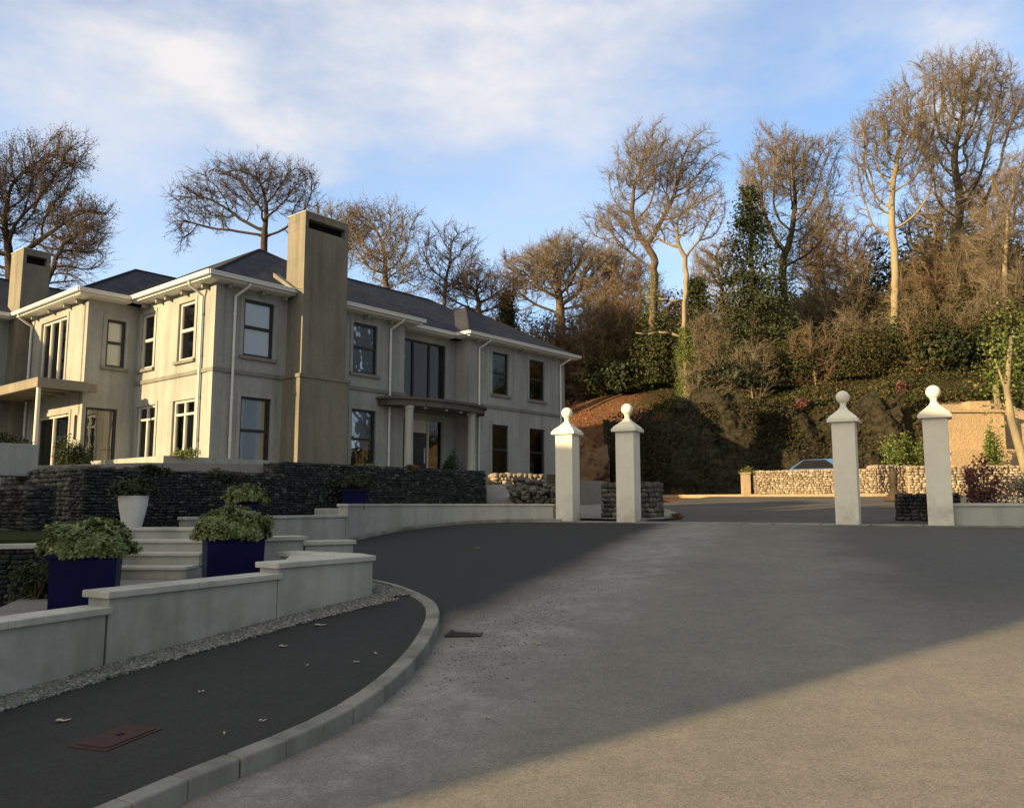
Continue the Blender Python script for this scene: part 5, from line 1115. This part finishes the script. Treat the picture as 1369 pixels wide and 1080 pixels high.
x_, y_ = hw(10.0, -.3); shrub('garden_shrub', 'dark bushy shrub inside the porch beside the front door', x_, y_, 2.45, (.55, .5, 1.05), 3200, .07, M['darkleaf'], 88)
x_, y_ = hw(7.35, .3); shrub('garden_shrub', 'narrow dark shrub at the left side of the porch', x_, y_, 2.45, (.25, .2, 1.0), 1500, .06, M['darkleaf'], 89)
shrub('garden_shrub', 'orange brown plant on the slate wall below the left porch column', -2.4, 18.75, 2.36, (.32, .22, .14), 700, .05, M['copper'], 90)
shrub('garden_shrub', 'small yellow green plant on the slate wall below the lit window', -3.15, 18.0, 2.36, (.4, .2, .12), 700, .05, M['potleaf'], 91)
shrub('garden_shrub', 'dark red spiky shrub behind the low right hand wall', 11.2, 19.6, 1.45, (.62, .5, 1.35), 1500, .1, M['redleaf'], 92, 9, 16)
shrub('garden_shrub', 'silvery grey shrub right of the dark red one', 12.7, 20.2, 1.5, (.8, .6, 1.0), 2600, .07, M['silver'], 93, 8, 16)
shrub('garden_shrub', 'rounded dark green bush at the right edge above the low wall', 14.2, 20.5, 1.45, (.85, .7, 1.35), 5200, .07, M['ever'], 94)
shrub('garden_shrub', 'tall thin yellow green conifer shrub in front of the orange wall', zat(1330, 600, 31)[0], 31, 2.4, (.6, .5, 2.6), 2600, .1, M['ivy'], 95)
shrub('garden_shrub', 'yellow green bush on the stone wall left of the rightmost pillar', zat(1208, 610, 31.8)[0], 31.8, 2.9, (1.0, .7, 1.4), 2200, .12, M['ivy'], 96)
shrub('garden_shrub', 'small dark plant on the dark gabion block between the right pillars', *sd(7.6, 1.5), 1.78, (.3, .2, .22), 500, .05, M['darkleaf'], 97)
shrub('garden_shrub', 'tiny clump of dark leaves by the kerb right of the second pillar', 3.75, 18.75, 1.27, (.22, .15, .14), 300, .05, M['copper'], 98)
shrub('garden_shrub', 'yellow tuft on the post at the left end of the far wall', 9.55, 33.3, 2.8, (.4, .3, .34), 400, .07, M['ivy'], 99)
mb = MB(); bx, by = zat(1195, 650, 26)[0], 26.; bz = float(gz(bx, by)); mb.lathe([(.3, bz), (.32, bz+.08), (.2, bz+.2), (.1, bz+.35), (.08, bz+.55), (.12, bz+.62), (.09, bz+.7), (.13, bz+.82), (.1, bz+.95), (.01, bz+1.0)], bx, by, 18)
tag(mb.build('garden_ornament', M['barkdark'], smooth=True), 'small dark baluster shaped ornament in the yard between the right pillars', 'ornament')
# rendered planter box at the left edge of the terrace
x_, y_ = -9.1, 14.9; pb = thing('planter_box', 'pale rendered planter box at the left edge, in front of the patio', 'planter', (x_, y_, 2.1), HA)
mb = MB(); mb.box(-.8, .35, -.3, .3, 0, .58); mb.build('box', M['lowwall'], pb, bevel=.01)
rs = np.random.RandomState(5); P, d = leafcloud(rs, 900, (.55, .3, .2), 10); quads_leaf('leaves', P+np.array([-.2, 0, .56]), .06, M['ever'], pb, rs)

# ------------------------------------------------------------------ small things
def cover(name, poly, dz, th, material, label, cat):
    mb = MB(); mb.prism(poly, lambda x, y: float(gz(x, y))+dz-.02, lambda x, y: float(gz(x, y))+dz+th); return tag(mb.build(name, material, bevel=.003), label, cat)
mc = thing('manhole_cover', 'rusty red rectangular inspection cover set in the dark footpath', 'manhole cover')
def cov(poly, dz, th, nm, mt): mb = MB(); mb.prism(poly, lambda x, y: float(gz(x, y))+dz-.02, lambda x, y: float(gz(x, y))+dz+th); return mb.build(nm, mt, mc)
cov([(-2.40, 4.63), (-2.15, 4.54), (-2.00, 4.88), (-2.26, 4.99)], .088, .006, 'frame', M['rust'])
cov([(-2.375, 4.655), (-2.165, 4.575), (-2.03, 4.87), (-2.25, 4.965)], .094, .005, 'plate', M['rust'])
cov([(-2.215, 4.77), (-2.185, 4.76), (-2.17, 4.79), (-2.2, 4.80)], .099, .003, 'keyhole', M['dark'])
dg = thing('drain_grate', 'small iron drain grate in the road beside the kerb tip', 'drain', (-.41, 7.62, float(gz(-.41, 7.62))-.006), -.1)
mb = MB(); mb.box(-.16, .16, -.23, -.2, -.01, .008); mb.box(-.16, .16, .2, .23, -.01, .008); mb.box(-.16, -.13, -.2, .2, -.01, .008); mb.box(.13, .16, -.2, .2, -.01, .008); mb.build('frame', M['iron'], dg)
mb = MB()
for k in range(7): mb.box(-.13, .13, -.18+k*.055, -.155+k*.055, -.01, .006)
mb.build('bars', M['iron'], dg)
mb = MB(); mb.box(-.13, .13, -.2, .2, -.004, .002); mb.build('pit', M['dark'], dg)
def leafobj(x, y, dz, s, rz, label):
    k = 10; v = [(0, 0, .006)]
    for i in range(k):
        a = 2*math.pi*i/k; r = s*(1+.25*math.cos(3*a))*(1 if abs(math.sin(a)) < .9 else .8); v.append((r*math.cos(a), r*.55*math.sin(a), .004+.012*abs(math.cos(a*1.5))))
    v2 = [(a, b, c-.003) for a, b, c in v]
    mb = MB(); mb.add(v+v2, [(0, 1+i, 1+(i+1) % k) for i in range(k)]+[(11, 12+(i+1) % k, 12+i) for i in range(k)]+[(1+i, 12+i, 12+(i+1) % k, 1+(i+1) % k) for i in range(k)])
    o = mb.build('fallen_leaf', M['autumn']); o.location = (x, y, float(gz(x, y))+dz); o.rotation_euler = (0, 0, rz); tag(o, label, 'leaf', 'fallen leaves on the footpath and road')
LF = [(-2.68, 5.08, .09, .04, .3, 'large pale fallen leaf on the footpath, left of the rusty cover'), (-1.86, 6.85, .09, .036, 0, 'pale fallen leaf at the middle of the footpath near the gravel'), (-1.75, 7.65, .09, .05, .1, 'long pale fallen leaf near the gravel at the far end of footpath'),
      (-2.05, 5.6, .09, .02, 1, 'tiny upright leaf fragment in mid footpath'), (-1.15, 6.25, .09, .022, .4, 'small leaf near the kerb where the footpath narrows'), (-1.05, 6.5, .09, .02, 2, 'small curled leaf close to the curved kerb'),
      (-1.5, 6.2, .09, .015, 1.4, 'brown speck of leaf in the centre of the footpath'), (-1.45, 4.95, .09, .02, .4, 'small leaf near the front kerb stones'), (-1.6, 4.75, .09, .014, 2, 'leaf fragment near the front of the footpath'),
      (.22, 7.0, .004, .022, .4, 'white fleck on the worn road near the shadow edge'), (-.15, 5.15, .004, .02, .2, 'pale leaf on the lit road just past the shadow'), (-.6, 14.1, .004, .04, .2, 'pale leaf lying on the dark tarmac below the curved wall')]
for a in LF: leafobj(*a)

# blue car parked behind the far stone wall
cx, cy, cz = 12.9, 34.6, 2.02
car = thing('parked_car', 'blue car parked behind the far stone wall, only its roof showing', 'car', (cx, cy, cz), -.45)
side = [(-2.1, .35), (-2.15, .75), (-1.95, .95), (-1.1, 1.02), (-.55, 1.42), (.7, 1.46), (1.35, 1.05), (2.0, .9), (2.15, .55), (2.1, .3)]
mb = MB(); k = len(side); v = []
for y in (-.85, .85):
    for (a, z) in side: v.append((a, y*(1 if z < 1.1 else .8), z))
mb.add(v, [tuple(range(k-1, -1, -1)), tuple(range(k, 2*k))]+[(i, (i+1) % k, k+(i+1) % k, k+i) for i in range(k)]); mb.build('body', M['carblue'], car, bevel=.05)
mb = MB(); mb.hexa([(-.95, -.70, 1.1), (.98, -.70, 1.1), (.62, -.705, 1.38), (-.5, -.705, 1.38), (-.95, -.86, 1.04), (1.0, -.86, 1.04), (.62, -.7, 1.4), (-.5, -.7, 1.4)]); mb.build('side_window', M['dark'], car)
for x in (-1.35, 1.35):
    for y in (-.8, .8):
        mb = MB(); mb.cone((x, y-.1, .32), (x, y+.1, .32), .32, .32, 20); wh = mb.build('wheel', M['tyre'], car); mb = MB(); mb.cone((x, y-.11, .32), (x, y+.11, .32), .19, .19, 14); mb.build('rim', M['gutter'], wh)
print('scene built', len(bpy.data.objects), 'objects')
